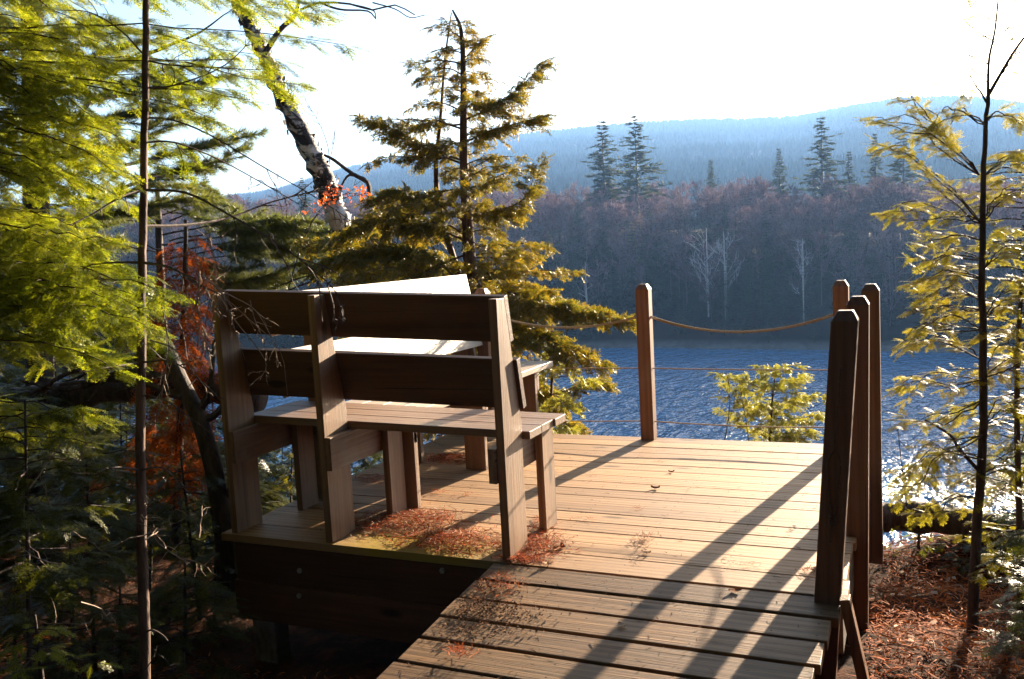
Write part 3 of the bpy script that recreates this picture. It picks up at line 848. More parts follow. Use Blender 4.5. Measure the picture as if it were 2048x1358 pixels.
# --- leaning birch
D = 9.5
bl = [(470, 0), (500, 55), (528, 110), (550, 165), (585, 235), (620, 300), (645, 350), (662, 400), (688, 465), (712, 520), (745, 640), (790, 800)]
b3 = px_line(bl, D)[::-1]
root = tree_root('birch_tree', b3[0], 'leaning white birch trunk with peeling dark patched bark')
w = MB(); pb = bez(b3, 60)
rb = np.interp(np.linspace(0, 1, len(pb)), [0, 0.3, 0.5, 0.7, 1], [0.125, 0.118, 0.108, 0.088, 0.055])
rb = rb * (1 + 0.10 * np.sin(np.arange(len(pb)) * 1.9) + 0.05 * np.random.default_rng(3).normal(size=len(pb)))
w.tube(wob(pb, 0.008, 4), rb, 14)
part(w, 'trunk', M['birch'], root, True)
w = MB(); rq = np.random.default_rng(5)
for k in range(360):                                         # curling bark flakes
    i = rq.integers(14, len(pb) - 2); a = rq.uniform(0, 6.28)
    n_ = unit(np.array([math.cos(a), math.sin(a), rq.normal(0, 0.3)]))
    o_ = pb[i] + n_ * rb[i] * 0.95 + rq.normal(0, 0.02, 3)
    s1 = unit(np.cross(n_, [0, 0, 1])) * rq.uniform(0.01, 0.035); u1 = np.array([0, 0, 1]) * rq.uniform(0.01, 0.04)
    w.add([o_ - s1 - u1, o_ + s1 - u1, o_ + s1 + u1 + n_ * rq.uniform(0.005, 0.035), o_ - s1 + u1 + n_ * rq.uniform(0.0, 0.03)], f4=[(0, 1, 2, 3)])
part(w, 'peeling_bark', M['birch'], root)
w = MB()
w.tube(bez(px_line([(652, 355), (668, 372), (672, 400)], D), 8), 0.02, 6)
for pl, r0 in (([(740, 400), (735, 365), (705, 348), (668, 320), (648, 310)], 0.028), ([(735, 365), (700, 350), (680, 375)], 0.02), ([(528, 110), (560, 60), (590, 30), (600, -20)], 0.035), ([(600, 20), (640, 5), (700, 8), (745, 20), (790, 10), (830, 30)], 0.013), ([(640, 5), (665, 15), (690, 20), (735, 22), (752, 38)], 0.014),
               ([(700, 8), (745, 20), (752, 38)], 0.01), ([(745, 5), (790, 18), (820, 35), (850, 30)], 0.008)):
    w.tube(bez(px_line(pl, D - 0.1), 14), np.linspace(r0, r0 * 0.5, len(bez(px_line(pl, D - 0.1), 14))), 6)
part(w, 'branches', M['bark_dark'], root)

def twigs(mb, pts, r0, r, depth=2, n=6, spread=0.5, grav=-0.2, ln=0.45):
    pts = np.asarray(pts, float)
    mb.tube(pts, np.linspace(r0, r0 * 0.35, len(pts)), 4, cap=False)
    if depth == 0: return
    L = np.linalg.norm(np.diff(pts, axis=0), axis=1).sum()
    for k in range(n):
        f_ = r.uniform(0.2, 0.98); i = min(int(f_ * (len(pts) - 1)), len(pts) - 2)
        o_ = pts[i] + (pts[i + 1] - pts[i]) * (f_ * (len(pts) - 1) - i)
        t_ = unit(pts[i + 1] - pts[i]); d = unit(t_ * r.uniform(0.4, 1) + r.normal(0, spread, 3) + np.array([0, 0, grav]))
        l_ = L * ln * r.uniform(0.4, 1.1) * (1 - 0.5 * f_)
        q = [o_]
        for s in range(5):
            d = unit(d + r.normal(0, 0.22, 3) + np.array([0, 0, grav * 0.4])); q.append(q[-1] + d * l_ / 5)
        twigs(mb, np.array(q), r0 * 0.55, r, depth - 1, max(2, n - 2), spread, grav, ln)

# orange leaf cluster on a dark arching branch
r = np.random.default_rng(21)
root = tree_root('maple_shoot', P(600, 560, 8.6), 'thin arching shoot holding a cluster of vivid orange leaves before the birch', 'shrub')
w = MB(); ml = bez(px_line([(560, 640), (600, 500), (640, 420), (690, 388), (735, 392)], 8.7), 16)
twigs(w, ml, 0.008, r, 2, 5, 0.5, 0.05, 0.4); part(w, 'stem', M['twig_dark'], root)
w = MB()
for cx_, cy_, n_ in ((665, 382, 40), (650, 400, 22), (690, 384, 16), (722, 382, 26), (728, 392, 14), (612, 418, 9), (632, 410, 8)):
    for k in range(n_):
        o_ = P(cx_ + r.normal(0, 9), cy_ + r.normal(0, 7), 8.7 + r.normal(0, 0.05))
        d = unit(r.normal(0, 1, 3) + np.array([0, 0, -0.6])); s2 = unit(np.cross(d, r.normal(0, 1, 3))) * r.uniform(0.008, 0.016)
        l_ = r.uniform(0.025, 0.06)
        w.add([o_, o_ + d * l_ * 0.5 + s2, o_ + d * l_, o_ + d * l_ * 0.5 - s2], f4=[(0, 1, 2, 3)])
part(w, 'leaves', M['orange'], root)

# --- white pine behind on the left: limbs with needle tufts
D = 8.0
r = np.random.default_rng(31)
tp = px_line([(60, -120), (66, 100), (70, 300), (74, 500), (80, 700), (85, 900), (90, 1150)], 6.4)[::-1]
root = tree_root('white_pine', tp[0], 'dark trunked white pine at the far left with blue green tufted boughs')
w = MB(); w.tube(bez(tp, 30), np.linspace(0.11, 0.07, len(bez(tp, 30))), 10); part(w, 'trunk', M['bark_dark'], root, True)
fol, wd = MB(), MB()
def bough(pl, dd, r0, step=0.045, size=0.095, side=0.8, kind='pine', t0=0.3):
    spray_branch(fol, wd, wob(bez(px_line(pl, dd), 16), 0.006, len(fol.v)), r0, kind, r, step, size, t0, side, 0.0, 0.05)
bough([(50, 205), (170, 170), (290, 110), (400, 65), (490, 0)], (6.4, 6.6, 6.8, 7, 7.2), 0.03, t0=0.9)
for pl in ([(66, 200), (150, 130), (240, 95), (330, 75)], [(80, 190), (180, 150), (260, 120), (300, 130)], [(120, 260), (220, 180), (330, 150), (440, 110)], [(200, 200), (300, 180), (400, 170), (460, 150)],
           [(70, 260), (200, 240), (340, 215), (430, 195)], [(100, 320), (240, 300), (330, 240), (420, 240)], [(250, 330), (340, 310), (440, 285), (528, 262)], [(270, 360), (360, 340), (440, 320), (500, 280)],
           [(230, 380), (320, 350), (390, 330), (420, 345)], [(70, 420), (220, 390), (340, 370), (400, 380)], [(70, 470), (220, 430), (360, 400), (440, 395)], [(70, 130), (140, 60), (220, 50), (280, 70)]):
    bough(pl, (6.4, 7, 7.3, 7.6), 0.014)
part(wd, 'branches', M['bark_dark'], root); part(fol, 'foliage', M['pine'], root)

root = tree_root('white_pine', P(330, 800, 9.6), 'low white pine with bushy green boughs showing behind the bench and birch')
w = MB(); w.tube(bez(px_line([(330, 900), (325, 650), (318, 470), (315, 380)], 9.6), 14), np.linspace(0.06, 0.02, 15)[:len(bez(px_line([(330, 900), (325, 650), (318, 470), (315, 380)], 9.6), 14))], 8); part(w, 'trunk', M['bark_dark'], root, True)
fol, wd = MB(), MB()
for pl in ([(325, 470), (430, 450), (540, 440), (640, 445)], [(325, 490), (430, 475), (560, 455), (690, 470)], [(330, 520), (430, 500), (560, 490), (680, 500)], [(330, 540), (400, 530), (470, 540), (520, 530)],
           [(330, 560), (430, 560), (520, 555), (620, 520)], [(325, 430), (380, 410), (430, 405), (470, 415)], [(320, 400), (350, 380), (400, 370), (430, 385)], [(320, 440), (240, 430), (180, 440), (120, 430)], [(325, 500), (240, 480), (160, 480), (100, 500)],
           [(325, 560), (240, 540), (160, 550), (100, 560)], [(320, 410), (370, 420), (410, 440), (450, 440)], [(330, 600), (420, 570), (500, 560), (560, 555)], [(640, 560), (680, 520), (740, 510), (800, 530)], [(560, 570), (640, 545), (720, 550), (820, 560)]):
    bough(pl, 9.5, 0.010, 0.035, 0.12)
    bough([(x + 14, y_ + 12) for x, y_ in pl], 9.9, 0.010, 0.045, 0.12)
part(wd, 'branches', M['bark_dark'], root); part(fol, 'foliage', M['pine'], root)

# --- hemlock filling the left side
r = np.random.default_rng(41)
ht = px_line([(-160, -200), (-165, 200), (-170, 600), (-175, 1000), (-180, 1400)], 3.6)[::-1]
root = tree_root('hemlock_tree', ht[0], 'large sunlit yellow green hemlock whose boughs fill the left edge', 'tree')
w = MB(); w.tube(bez(ht, 20), np.linspace(0.13, 0.09, len(bez(ht, 20))), 10); part(w, 'trunk', M['bark_red'], root, True)
fol, wd = MB(), MB()
def hb(y0, end, mid_dy, d1, size=0.105, step=0.032, r0=0.005, side=0.55, bare=0.0, x0=-165, d0=3.6):
    xe, ye = end
    pts = bez(px_line([(x0, y0), (x0 + (xe - x0) * 0.35, y0 + (ye - y0) * 0.25 - mid_dy), (x0 + (xe - x0) * 0.7, y0 + (ye - y0) * 0.62 - mid_dy), (xe, ye)],
                      (d0, d0 + (d1 - d0) * .4, d0 + (d1 - d0) * .75, d1)), 14)
    spray_branch(fol, wd, wob(pts, 0.008, int(ye * 7 + xe)), r0, 'hemlock', r, step, size, 0.18, side, bare, 0.28)
for k in range(70):                                    # main wall of foliage
    ye = 40 + 690 * (k + r.uniform(0, 1)) / 70
    xe = np.interp(ye, [0, 120, 200, 300, 420, 520, 560, 640, 700, 760], [260, 210, 170, 270, 290, 250, 300, 330, 345, 230]) * r.uniform(0.45, 1.05)
    hb(ye - r.uniform(10, 130), (xe, ye), r.uniform(-5, 45), r.uniform(3.1, 4.6))
for end in ((640, 30), (690, 90), (560, 120), (600, 170), (500, 200), (640, 15), (430, 240), (520, 150), (470, 180), (360, 330), (380, 300)):   # upper boughs reaching across the thin trunk
    hb(end[1] - 60 + r.uniform(-40, 60), end, r.uniform(0, 30), r.uniform(3.3, 4.2), 0.125, 0.034, side=0.30)
for end in ((300, 600), (330, 700), (290, 650), (340, 590), (230, 740), (320, 680), (270, 560), (310, 620)):
    hb(end[1] - r.uniform(40, 120), end, r.uniform(10, 40), r.uniform(3.0, 3.6))
for end in ((120, 865), (200, 850), (200, 835), (90, 840), (60, 880)):
    hb(end[1] - r.uniform(10, 40), end, 12, r.uniform(3.4, 4.2), 0.12, 0.035, side=0.35)
part(wd, 'branches', M['bark_dark'], root); part(fol, 'foliage', M['hemlock'], root)

# --- thin hemlock stem close to the camera, with bare arching limbs
r = np.random.default_rng(51)
D = 3.35
ts = [(292, -60), (291, 60), (290, 200), (288, 330), (286, 450), (284, 560), (283, 700), (281, 850), (282, 1000), (286, 1150), (289, 1260), (290, 1420)]
t3 = px_line(ts, D)[::-1]
root = tree_root('hemlock_sapling', t3[0], 'thin straight dark stem with bare arching limbs in front of the left foliage', 'tree')
w = MB(); w.tube(wob(bez(t3, 44), 0.0012, 2), np.linspace(0.0215, 0.011, len(bez(t3, 44))), 10); part(w, 'trunk', M['bark_red'], root, True)
w = MB()
for pl, dd, r0, n_, g in (
    ([(287, 380), (240, 395), (190, 425), (140, 450)], (D, 3.2, 3.1, 3.0), 0.005, 4, -.2),
    ([(287, 380), (370, 385), (450, 425), (560, 490), (650, 560), (690, 610)], (D, 3.3, 3.2, 3.1, 3.0, 2.95), 0.0052, 9, -.35),
    ([(288, 235), (345, 240), (420, 270), (520, 330), (640, 400), (700, 440)], (D, 3.4, 3.4, 3.4, 3.3, 3.3), 0.004, 8, -.3),
    ([(287, 285), (350, 285), (440, 320), (540, 375), (600, 410)], (D, 3.4, 3.5, 3.6, 3.6), 0.004, 8, -.3),
    ([(286, 452), (370, 450), (460, 435), (540, 405), (620, 385), (670, 380)], (D, 3.6, 3.9, 4.1, 4.3, 4.4), 0.006, 6, -.1),
    ([(284, 525), (340, 535), (400, 570), (440, 590), (470, 620)], (D, 3.2, 3.1, 3.0, 3.0), 0.0055, 9, -.5),
    ([(284, 525), (230, 525), (180, 530), (165, 540)], (D, 3.3, 3.3, 3.3), 0.005, 4, -.1),
    ([(282, 725), (220, 735), (160, 745), (130, 750)], (D, 3.2, 3.1, 3.1), 0.005, 4, -.2),
    ([(282, 725), (340, 722), (400, 760), (440, 800)], (D, 3.2, 3.1, 3.0), 0.004, 5, -.3),
    ([(283, 790), (330, 800), (380, 835), (420, 865)], (D, 3.3, 3.3, 3.3), 0.004, 4, -.2),
    ([(282, 940), (320, 935), (350, 955), (380, 990)], (D, 3.2, 3.2, 3.2), 0.004, 3, -.1),
    ([(281, 940), (230, 935), (190, 950)], (D, 3.2, 3.2), 0.004, 3, -.1),
    ([(289, 1265), (305, 1260), (325, 1270), (336, 1282)], (D, 3.3, 3.25, 3.2), 0.004, 0, 0),
    ([(290, 1340), (305, 1320), (315, 1310), (330, 1318), (350, 1345)], (D, 3.2, 3.1, 3.1, 3.1), 0.003, 3, 0),
    ([(288, 110), (240, 60), (180, 25), (120, 20)], (D, 3.4, 3.5, 3.6), 0.004, 4, 0),
    ([(289, 120), (340, 130), (420, 135), (520, 140)], (D, 3.4, 3.5, 3.6), 0.004, 5, 0),
    ([(289, 175), (350, 170), (450, 130), (520, 60)], (D, 3.4, 3.5, 3.6), 0.004, 5, 0),
    ([(288, 115), (330, 120), (400, 120), (480, 118)], (D, 3.4, 3.4, 3.4), 0.003, 4, 0),
    ([(287, 620), (310, 600), (360, 650), (375, 720)], (D, 3.1, 3.0, 2.95), 0.003, 5, -.3),
    ([(287, 560), (320, 600), (335, 700), (320, 800)], (D, 3.1, 3.0, 2.95), 0.003, 5, -.3)):
    dd = tuple(dd) + (dd[-1],) * (len(pl) - len(dd))
    q = bez(px_line(pl, dd), 18)
    if n_: twigs(w, q, r0, r, 2, n_, 0.45, g, 0.3)
    else: w.tube(q, np.linspace(r0, r0 * .5, len(q)), 5)
part(w, 'limbs', M['twig_dark'], root)

# drooping pale twigs over the bench corner
r = np.random.default_rng(61)
w = MB()
stems = []
for pl in ([(395, 700), (400, 600), (390, 480), (400, 440)], [(400, 720), (425, 640), (430, 560), (415, 450)], [(405, 700), (420, 600), (450, 560), (440, 430)], [(410, 460), (430, 520), (440, 580), (500, 640), (560, 700), (575, 790)],
           [(430, 570), (450, 600), (470, 660), (490, 720)], [(415, 560), (460, 590), (510, 620), (545, 680), (555, 720)], [(330, 600), (370, 620), (410, 680), (425, 740)], [(300, 680), (350, 700), (400, 760), (425, 795)],
           [(420, 470), (400, 540), (395, 620), (420, 690)], [(340, 560), (380, 600), (400, 640), (410, 700)], [(345, 720), (330, 770), (320, 800), (365, 850)], [(330, 640), (337, 700), (325, 780), (312, 830)],
           [(500, 600), (510, 640), (530, 690), (535, 720)], [(440, 590), (470, 640), (530, 720), (520, 760)]):
    dd = r.uniform(2.75, 3.3)
    twigs(w, bez(px_line(pl, dd), 16), 0.0026, r, 2, 6, 0.5, -0.3, 0.32)
o = w.build('bare_twigs', M['twig'])
tag(o, 'tangle of pale bare drooping twigs hanging over the left corner of the bench back', 'shrub')

# rust coloured dead conifer behind
r = np.random.default_rng(71)
D = 5.2
trr = [(372, 440), (370, 560), (365, 700), (360, 850), (355, 1000), (350, 1100)]
tt = px_line(trr, D)[::-1]
root = tree_root('dead_conifer', tt[0], 'dead conifer with rusty orange needles between the thin stem and the bench', 'tree')
w = MB(); w.tube(bez(tt, 16), np.linspace(0.03, 0.012, len(bez(tt, 16))), 6); part(w, 'trunk', M['bark_dark'], root, True)
fol, wd = auto_tree(tt, ext_px([(470, 330, 400), (520, 310, 425), (600, 290, 430), (700, 280, 425), (760, 290, 420), (830, 190, 420), (900, 200, 420), (950, 230, 410)], trr, D), 90, 'hemlock_b', r, 0.030, 0.14, 0.004, 0.0, 0.5, bare=0.1, droop=0.6)
part(wd, 'branches', M['twig'], root); part(fol, 'dead_needles', M['rust'], root)

# fallen trunk lying across the slope on the left
w = MB(); q = wob(bez([P(20, 800, 5.6), P(150, 790, 5.5), P(300, 770, 5.4), P(420, 775, 5.3), P(520, 800, 5.2)], 26), 0.01, 9)
w.tube(q, 0.085 * (1 + 0.08 * np.sin(np.arange(len(q)) * 1.1)), 10)
tag(w.build('fallen_log', M['bark_dark'], smooth=True), 'dark fallen trunk lying across the slope left of the bench', 'log')
# dark curving trunk left of the bench
D = 4.6
pl = [(330, 690), (360, 760), (395, 830), (415, 890), (430, 950), (440, 1020), (450, 1080), (455, 1180)]
tt = px_line(pl, D)[::-1]
root = tree_root('crooked_tree', tt[0], 'crooked dark trunk curving up just left of the bench', 'tree')
w = MB(); w.tube(bez(tt, 26), np.linspace(0.055, 0.04, len(bez(tt, 26))), 9)
part(w, 'trunk', M['bark_dark'], root, True)
w = MB(); r = np.random.default_rng(81)
for q in ([(400, 840), (430, 830), (460, 790), (500, 760)], [(380, 800), (300, 770), (220, 760), (120, 770)], [(440, 1000), (462, 980), (470, 950), (480, 930)], [(395, 830), (420, 780), (425, 720), (430, 690)], [(340, 700), (250, 720), (150, 740), (60, 790)], [(360, 760), (250, 745), (140, 780), (40, 760)]):
    twigs(w, bez(px_line(q, D), 14), 0.022, r, 2, 5, 0.4, 0, 0.4)
part(w, 'limbs', M['bark_dark'], root)

# shaded undergrowth on the left: small hemlocks
def small_hemlock(pxb, D, top, rows, n, seed, label, mat, size=0.12, step=0.04, kind='hemlock'):
    r = np.random.default_rng(abs(int(seed)))
    trl = [(top[0], top[1]), ((top[0] + pxb[0]) / 2, (top[1] + pxb[1]) / 2), pxb]
    tt = px_line(trl, D)[::-1]
    root = tree_root('young_hemlock', tt[0], label, 'sapling', 'young hemlocks in the understorey')
    w = MB(); w.tube(bez(tt, 12), np.linspace(0.012, 0.004, len(bez(tt, 12))), 6); part(w, 'trunk', M['bark_dark'], root, True)
    fol, wd = auto_tree(tt, ext_px(rows, trl, D), n, kind, r, step, size, 0.005, 0.15, 0.25, side=0.6)
    part(wd, 'branches', M['bark_dark'], root); part(fol, 'foliage', M[mat], root)
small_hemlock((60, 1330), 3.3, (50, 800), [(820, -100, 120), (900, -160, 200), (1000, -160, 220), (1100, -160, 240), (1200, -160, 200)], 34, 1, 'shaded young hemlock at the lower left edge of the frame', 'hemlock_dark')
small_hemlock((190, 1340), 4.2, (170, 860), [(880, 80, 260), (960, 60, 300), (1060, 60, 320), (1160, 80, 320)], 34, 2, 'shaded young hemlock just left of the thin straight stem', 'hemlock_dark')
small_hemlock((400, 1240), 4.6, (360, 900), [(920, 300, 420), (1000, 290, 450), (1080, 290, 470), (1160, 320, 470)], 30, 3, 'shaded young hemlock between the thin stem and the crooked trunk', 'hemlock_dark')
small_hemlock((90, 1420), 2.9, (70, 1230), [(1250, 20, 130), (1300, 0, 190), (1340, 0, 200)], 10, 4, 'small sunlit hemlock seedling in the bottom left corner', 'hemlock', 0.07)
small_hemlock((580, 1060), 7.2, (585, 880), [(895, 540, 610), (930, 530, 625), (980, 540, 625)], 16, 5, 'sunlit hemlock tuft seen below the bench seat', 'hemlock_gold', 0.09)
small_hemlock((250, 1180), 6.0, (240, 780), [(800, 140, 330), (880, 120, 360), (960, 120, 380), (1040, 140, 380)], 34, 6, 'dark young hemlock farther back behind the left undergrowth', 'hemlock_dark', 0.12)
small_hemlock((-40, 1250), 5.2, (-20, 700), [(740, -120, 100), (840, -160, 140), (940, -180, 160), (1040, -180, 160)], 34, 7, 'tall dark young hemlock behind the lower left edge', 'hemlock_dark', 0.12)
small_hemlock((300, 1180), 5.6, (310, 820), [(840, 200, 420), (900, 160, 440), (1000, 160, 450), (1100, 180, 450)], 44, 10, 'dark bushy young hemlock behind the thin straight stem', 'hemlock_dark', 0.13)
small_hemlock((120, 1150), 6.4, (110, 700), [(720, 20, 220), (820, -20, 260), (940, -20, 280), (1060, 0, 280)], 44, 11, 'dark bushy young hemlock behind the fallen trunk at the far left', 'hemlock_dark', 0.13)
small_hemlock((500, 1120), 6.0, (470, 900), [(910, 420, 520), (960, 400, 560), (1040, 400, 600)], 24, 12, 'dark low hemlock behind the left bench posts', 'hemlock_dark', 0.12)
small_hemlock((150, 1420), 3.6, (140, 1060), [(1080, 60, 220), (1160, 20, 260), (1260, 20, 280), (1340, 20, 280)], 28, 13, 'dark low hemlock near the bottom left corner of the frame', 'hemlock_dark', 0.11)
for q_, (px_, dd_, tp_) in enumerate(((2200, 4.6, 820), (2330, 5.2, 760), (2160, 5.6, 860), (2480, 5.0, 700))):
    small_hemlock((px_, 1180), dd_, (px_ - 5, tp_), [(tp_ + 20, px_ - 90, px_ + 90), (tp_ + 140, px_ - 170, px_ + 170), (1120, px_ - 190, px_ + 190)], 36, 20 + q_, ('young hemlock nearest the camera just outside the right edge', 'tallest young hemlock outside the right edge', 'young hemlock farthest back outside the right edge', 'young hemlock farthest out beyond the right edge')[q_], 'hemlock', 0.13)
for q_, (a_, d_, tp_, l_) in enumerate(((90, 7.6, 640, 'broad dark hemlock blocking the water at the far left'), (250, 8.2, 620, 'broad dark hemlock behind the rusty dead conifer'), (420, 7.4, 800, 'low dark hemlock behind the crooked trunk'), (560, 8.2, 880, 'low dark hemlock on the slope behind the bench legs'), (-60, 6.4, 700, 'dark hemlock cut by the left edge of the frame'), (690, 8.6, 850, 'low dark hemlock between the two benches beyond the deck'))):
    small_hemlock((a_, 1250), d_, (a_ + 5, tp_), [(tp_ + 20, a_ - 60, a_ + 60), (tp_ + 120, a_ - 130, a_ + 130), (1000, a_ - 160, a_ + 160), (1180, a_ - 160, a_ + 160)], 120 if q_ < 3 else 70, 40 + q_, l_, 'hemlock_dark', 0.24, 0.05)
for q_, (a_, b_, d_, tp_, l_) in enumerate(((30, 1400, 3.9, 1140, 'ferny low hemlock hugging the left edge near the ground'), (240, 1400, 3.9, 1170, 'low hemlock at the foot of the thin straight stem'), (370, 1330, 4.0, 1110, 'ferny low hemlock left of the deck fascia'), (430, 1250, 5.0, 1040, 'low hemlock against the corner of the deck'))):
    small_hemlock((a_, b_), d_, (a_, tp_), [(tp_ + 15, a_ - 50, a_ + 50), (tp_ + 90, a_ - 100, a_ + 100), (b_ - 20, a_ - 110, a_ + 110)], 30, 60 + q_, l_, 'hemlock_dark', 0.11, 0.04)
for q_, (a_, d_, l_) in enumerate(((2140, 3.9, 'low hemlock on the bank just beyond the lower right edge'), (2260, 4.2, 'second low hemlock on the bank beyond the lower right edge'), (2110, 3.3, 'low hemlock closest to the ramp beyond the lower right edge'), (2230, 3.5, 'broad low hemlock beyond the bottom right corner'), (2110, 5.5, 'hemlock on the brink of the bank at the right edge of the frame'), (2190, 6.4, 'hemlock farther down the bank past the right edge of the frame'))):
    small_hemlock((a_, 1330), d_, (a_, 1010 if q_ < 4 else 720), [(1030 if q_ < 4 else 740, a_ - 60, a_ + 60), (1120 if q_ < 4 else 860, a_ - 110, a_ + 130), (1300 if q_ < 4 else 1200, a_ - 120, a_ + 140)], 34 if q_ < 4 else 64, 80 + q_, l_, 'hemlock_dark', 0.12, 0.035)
w = MB(); r = np.random.default_rng(91)
for k in range(26):
    a = P(r.uniform(40, 440), r.uniform(900, 1320), r.uniform(2.9, 4.2)); d = unit(r.normal(0, 1, 3) * [1, 1, 0.9])
    q = [a]
    for s in range(5):
        d = unit(d + r.normal(0, 0.25, 3)); q.append(q[-1] + d * r.uniform(0.02, 0.06))
    twigs(w, np.array(q), 0.003, r, 1, 3, 0.6, 0, 0.6)
tag(w.build('dead_sticks', M['twig']), 'dead pale sticks caught in the shaded undergrowth at the lower left', 'twigs', kind='stuff')

# --- right side hemlocks
r = np.random.default_rng(101)
D = 3.75
trr = [(1976, 190), (1972, 270), (1966, 350), (1966, 440), (1964, 560), (1966, 700), (1966, 850), (1962, 950), (1954, 1060), (1948, 1160), (1944, 1270)]
tt = px_line(trr, D)[::-1]
root = tree_root('hemlock_tree', tt[0], 'slender forked hemlock on the right with golden foliage against the lake', 'tree')
w = MB(); w.tube(wob(bez(tt, 40), 0.0015, 6), np.linspace(0.023, 0.008, len(bez(tt, 40))), 10)
for q, r0 in (([(1976, 190), (1978, 120), (1990, 60), (1998, -20)], 0.007), ([(1976, 192), (2000, 150), (2030, 100), (2060, 60)], 0.008), ([(1973, 205), (1962, 185), (1952, 172), (1940, 150)], 0.005), ([(1966, 950), (1920, 900), (1900, 870), (1850, 840)], 0.009)):
    w.tube(bez(px_line(q, D), 12), np.linspace(r0, r0 * .5, len(bez(px_line(q, D), 12))), 6)
part(w, 'trunk', M['bark_dark'], root, True)
fol, wd = MB(), MB()
def rb_(pl, dz=0.0, size=0.066, step=0.018, r0=0.0035, side=0.42, bare=0.30):
    spray_branch(fol, wd, wob(bez(px_line(pl, D + dz), 14), 0.004, int(pl[-1][1])), r0, 'hemlock', r, step, size, 0.18, side, bare, 0.15)
for pl in ([(1962, 448), (1905, 385), (1840, 330), (1790, 300), (1755, 290)], [(1960, 350), (1900, 290), (1860, 235), (1830, 205), (1795, 200)], [(1958, 350), (1880, 270), (1800, 245), (1750, 235)],
           [(1964, 440), (1900, 440), (1830, 420), (1765, 430)], [(1964, 520), (1900, 510), (1860, 520), (1820, 515)], [(1964, 560), (1900, 540), (1850, 560), (1830, 565)], [(1964, 620), (1900, 610), (1850, 620), (1825, 625)],
           [(1964, 660), (1900, 650), (1840, 650), (1800, 690)], [(1964, 720), (1900, 690), (1850, 680), (1810, 690)], [(1966, 760), (1900, 770), (1840, 760), (1790, 780)], [(1966, 800), (1900, 830), (1860, 850), (1800, 830)],
           [(1966, 870), (1900, 880), (1850, 890), (1790, 960)], [(1966, 920), (1900, 900), (1850, 950), (1800, 1000)], [(1966, 640), (2010, 600), (2060, 590)], [(1966, 540), (2010, 500), (2060, 480)], [(1966, 440), (2005, 400), (2060, 370)],
           [(1970, 350), (2010, 320), (2060, 310)], [(1966, 760), (2010, 720), (2060, 710)], [(1966, 850), (2010, 820), (2060, 830)], [(1960, 950), (2010, 930), (2060, 950)], [(1972, 250), (1930, 230), (1890, 240), (1850, 255)], [(1973, 240), (2010, 230), (2060, 250)],
           [(1960, 1000), (1910, 990), (1870, 1010), (1840, 1040)], [(1960, 480), (1905, 470), (1860, 480), (1845, 470)], [(1960, 600), (1905, 570), (1860, 590), (1845, 600)]):
    rb_(pl); rb_([(x + r.uniform(-20, 20) * (i > 0), y_ + r.uniform(-30, 30) * (i > 0)) for i, (x, y_) in enumerate(pl)], r.uniform(-0.2, 0.3)); rb_([(x + r.uniform(-15, 25) * (i > 0), y_ + r.uniform(-22, 22) * (i > 0)) for i, (x, y_) in enumerate(pl)], r.uniform(-0.3, 0.4) * 0.5)
for pl in ([(1978, 130), (1930, 110), (1880, 95), (1830, 90)], [(1984, 80), (1950, 60), (1920, 20), (1900, 5)], [(1985, 70), (1940, 75), (1910, 50), (1880, 45)], [(1978, 150), (1930, 140), (1900, 160), (1870, 160)], [(1990, 40), (1960, 30), (1940, 10), (1930, -10)], [(1990, 110), (2020, 80), (2050, 60)], [(2010, 130), (2030, 140), (2060, 130)], [(1998, 20), (2020, 0), (2050, -10)], [(1978, 160), (1950, 175), (1920, 195)], [(1985, 90), (2010, 60), (2040, 20)], [(2000, 150), (2030, 110), (2060, 90)]):
    rb_(pl, 0, 0.075, 0.035, 0.003, 0.25, 0.2)
part(wd, 'branches', M['bark_dark'], root); part(fol, 'foliage', M['hemlock_gold'], root)

r = np.random.default_rng(111)
D = 3.9
trr = [(2044, 560), (2036, 700), (2034, 850), (2038, 1000), (2040, 1150), (2044, 1300), (2046, 1400)]
tt = px_line(trr, D)[::-1]
root = tree_root('hemlock_tree', tt[0], 'hemlock with a thin straight stem cut by the right edge of the frame', 'tree')
w = MB(); w.tube(bez(tt, 24), np.linspace(0.016, 0.010, len(bez(tt, 24))), 8); part(w, 'trunk', M['bark_dark'], root, True)
fol, wd = auto_tree(tt, ext_px([(300, 1960, 2200), (420, 1920, 2200), (560, 1900, 2200), (700, 1890, 2200), (850, 1880, 2200), (1000, 1860, 2200), (1100, 1880, 2200)], trr + [], D), 110, 'hemlock', r, 0.026, 0.075, 0.004, 0.2, 0.2, side=0.5)
part(wd, 'branches', M['bark_dark'], root); part(fol, 'foliage', M['hemlock_gold'], root)
small_hemlock((1835, 1140), 5.0, (1840, 1010), [(1020, 1780, 1900), (1060, 1770, 1960), (1100, 1780, 1980)], 16, 8, 'low green hemlock seedling on the bank right of the rail posts', 'hemlock', 0.07, 0.05)
small_hemlock((1960, 1230), 4.7, (1950, 1060), [(1070, 1900, 2020), (1110, 1880, 2060), (1160, 1880, 2080)], 22, 9, 'dark bushy hemlock seedling at the foot of the slender right hand tree', 'hemlock_dark', 0.08, 0.05)
w = MB(); twigs(w, bez(px_line([(1820, 1060), (1812, 1000), (1800, 900), (1795, 850)], 4.6), 14), 0.004, r, 2, 7, 0.5, 0.1, 0.5)
tag(w.build('bare_shoot', M['twig_dark']), 'spindly leafless shoot in front of the water right of the posts', 'shrub')
w = MB(); twigs(w, bez(px_line([(1440, 920), (1455, 850), (1460, 790), (1455, 750)], 7.0), 12), 0.005, r, 2, 6, 0.5, 0.2, 0.5); twigs(w, bez(px_line([(1500, 900), (1490, 830), (1478, 760)], 7.0), 12), 0.004, r, 2, 5, 0.5, 0.2, 0.5)
tag(w.build('bare_shoot', M['twig_dark']), 'leafless reddish shoot beside the small cedar beyond the deck', 'shrub')
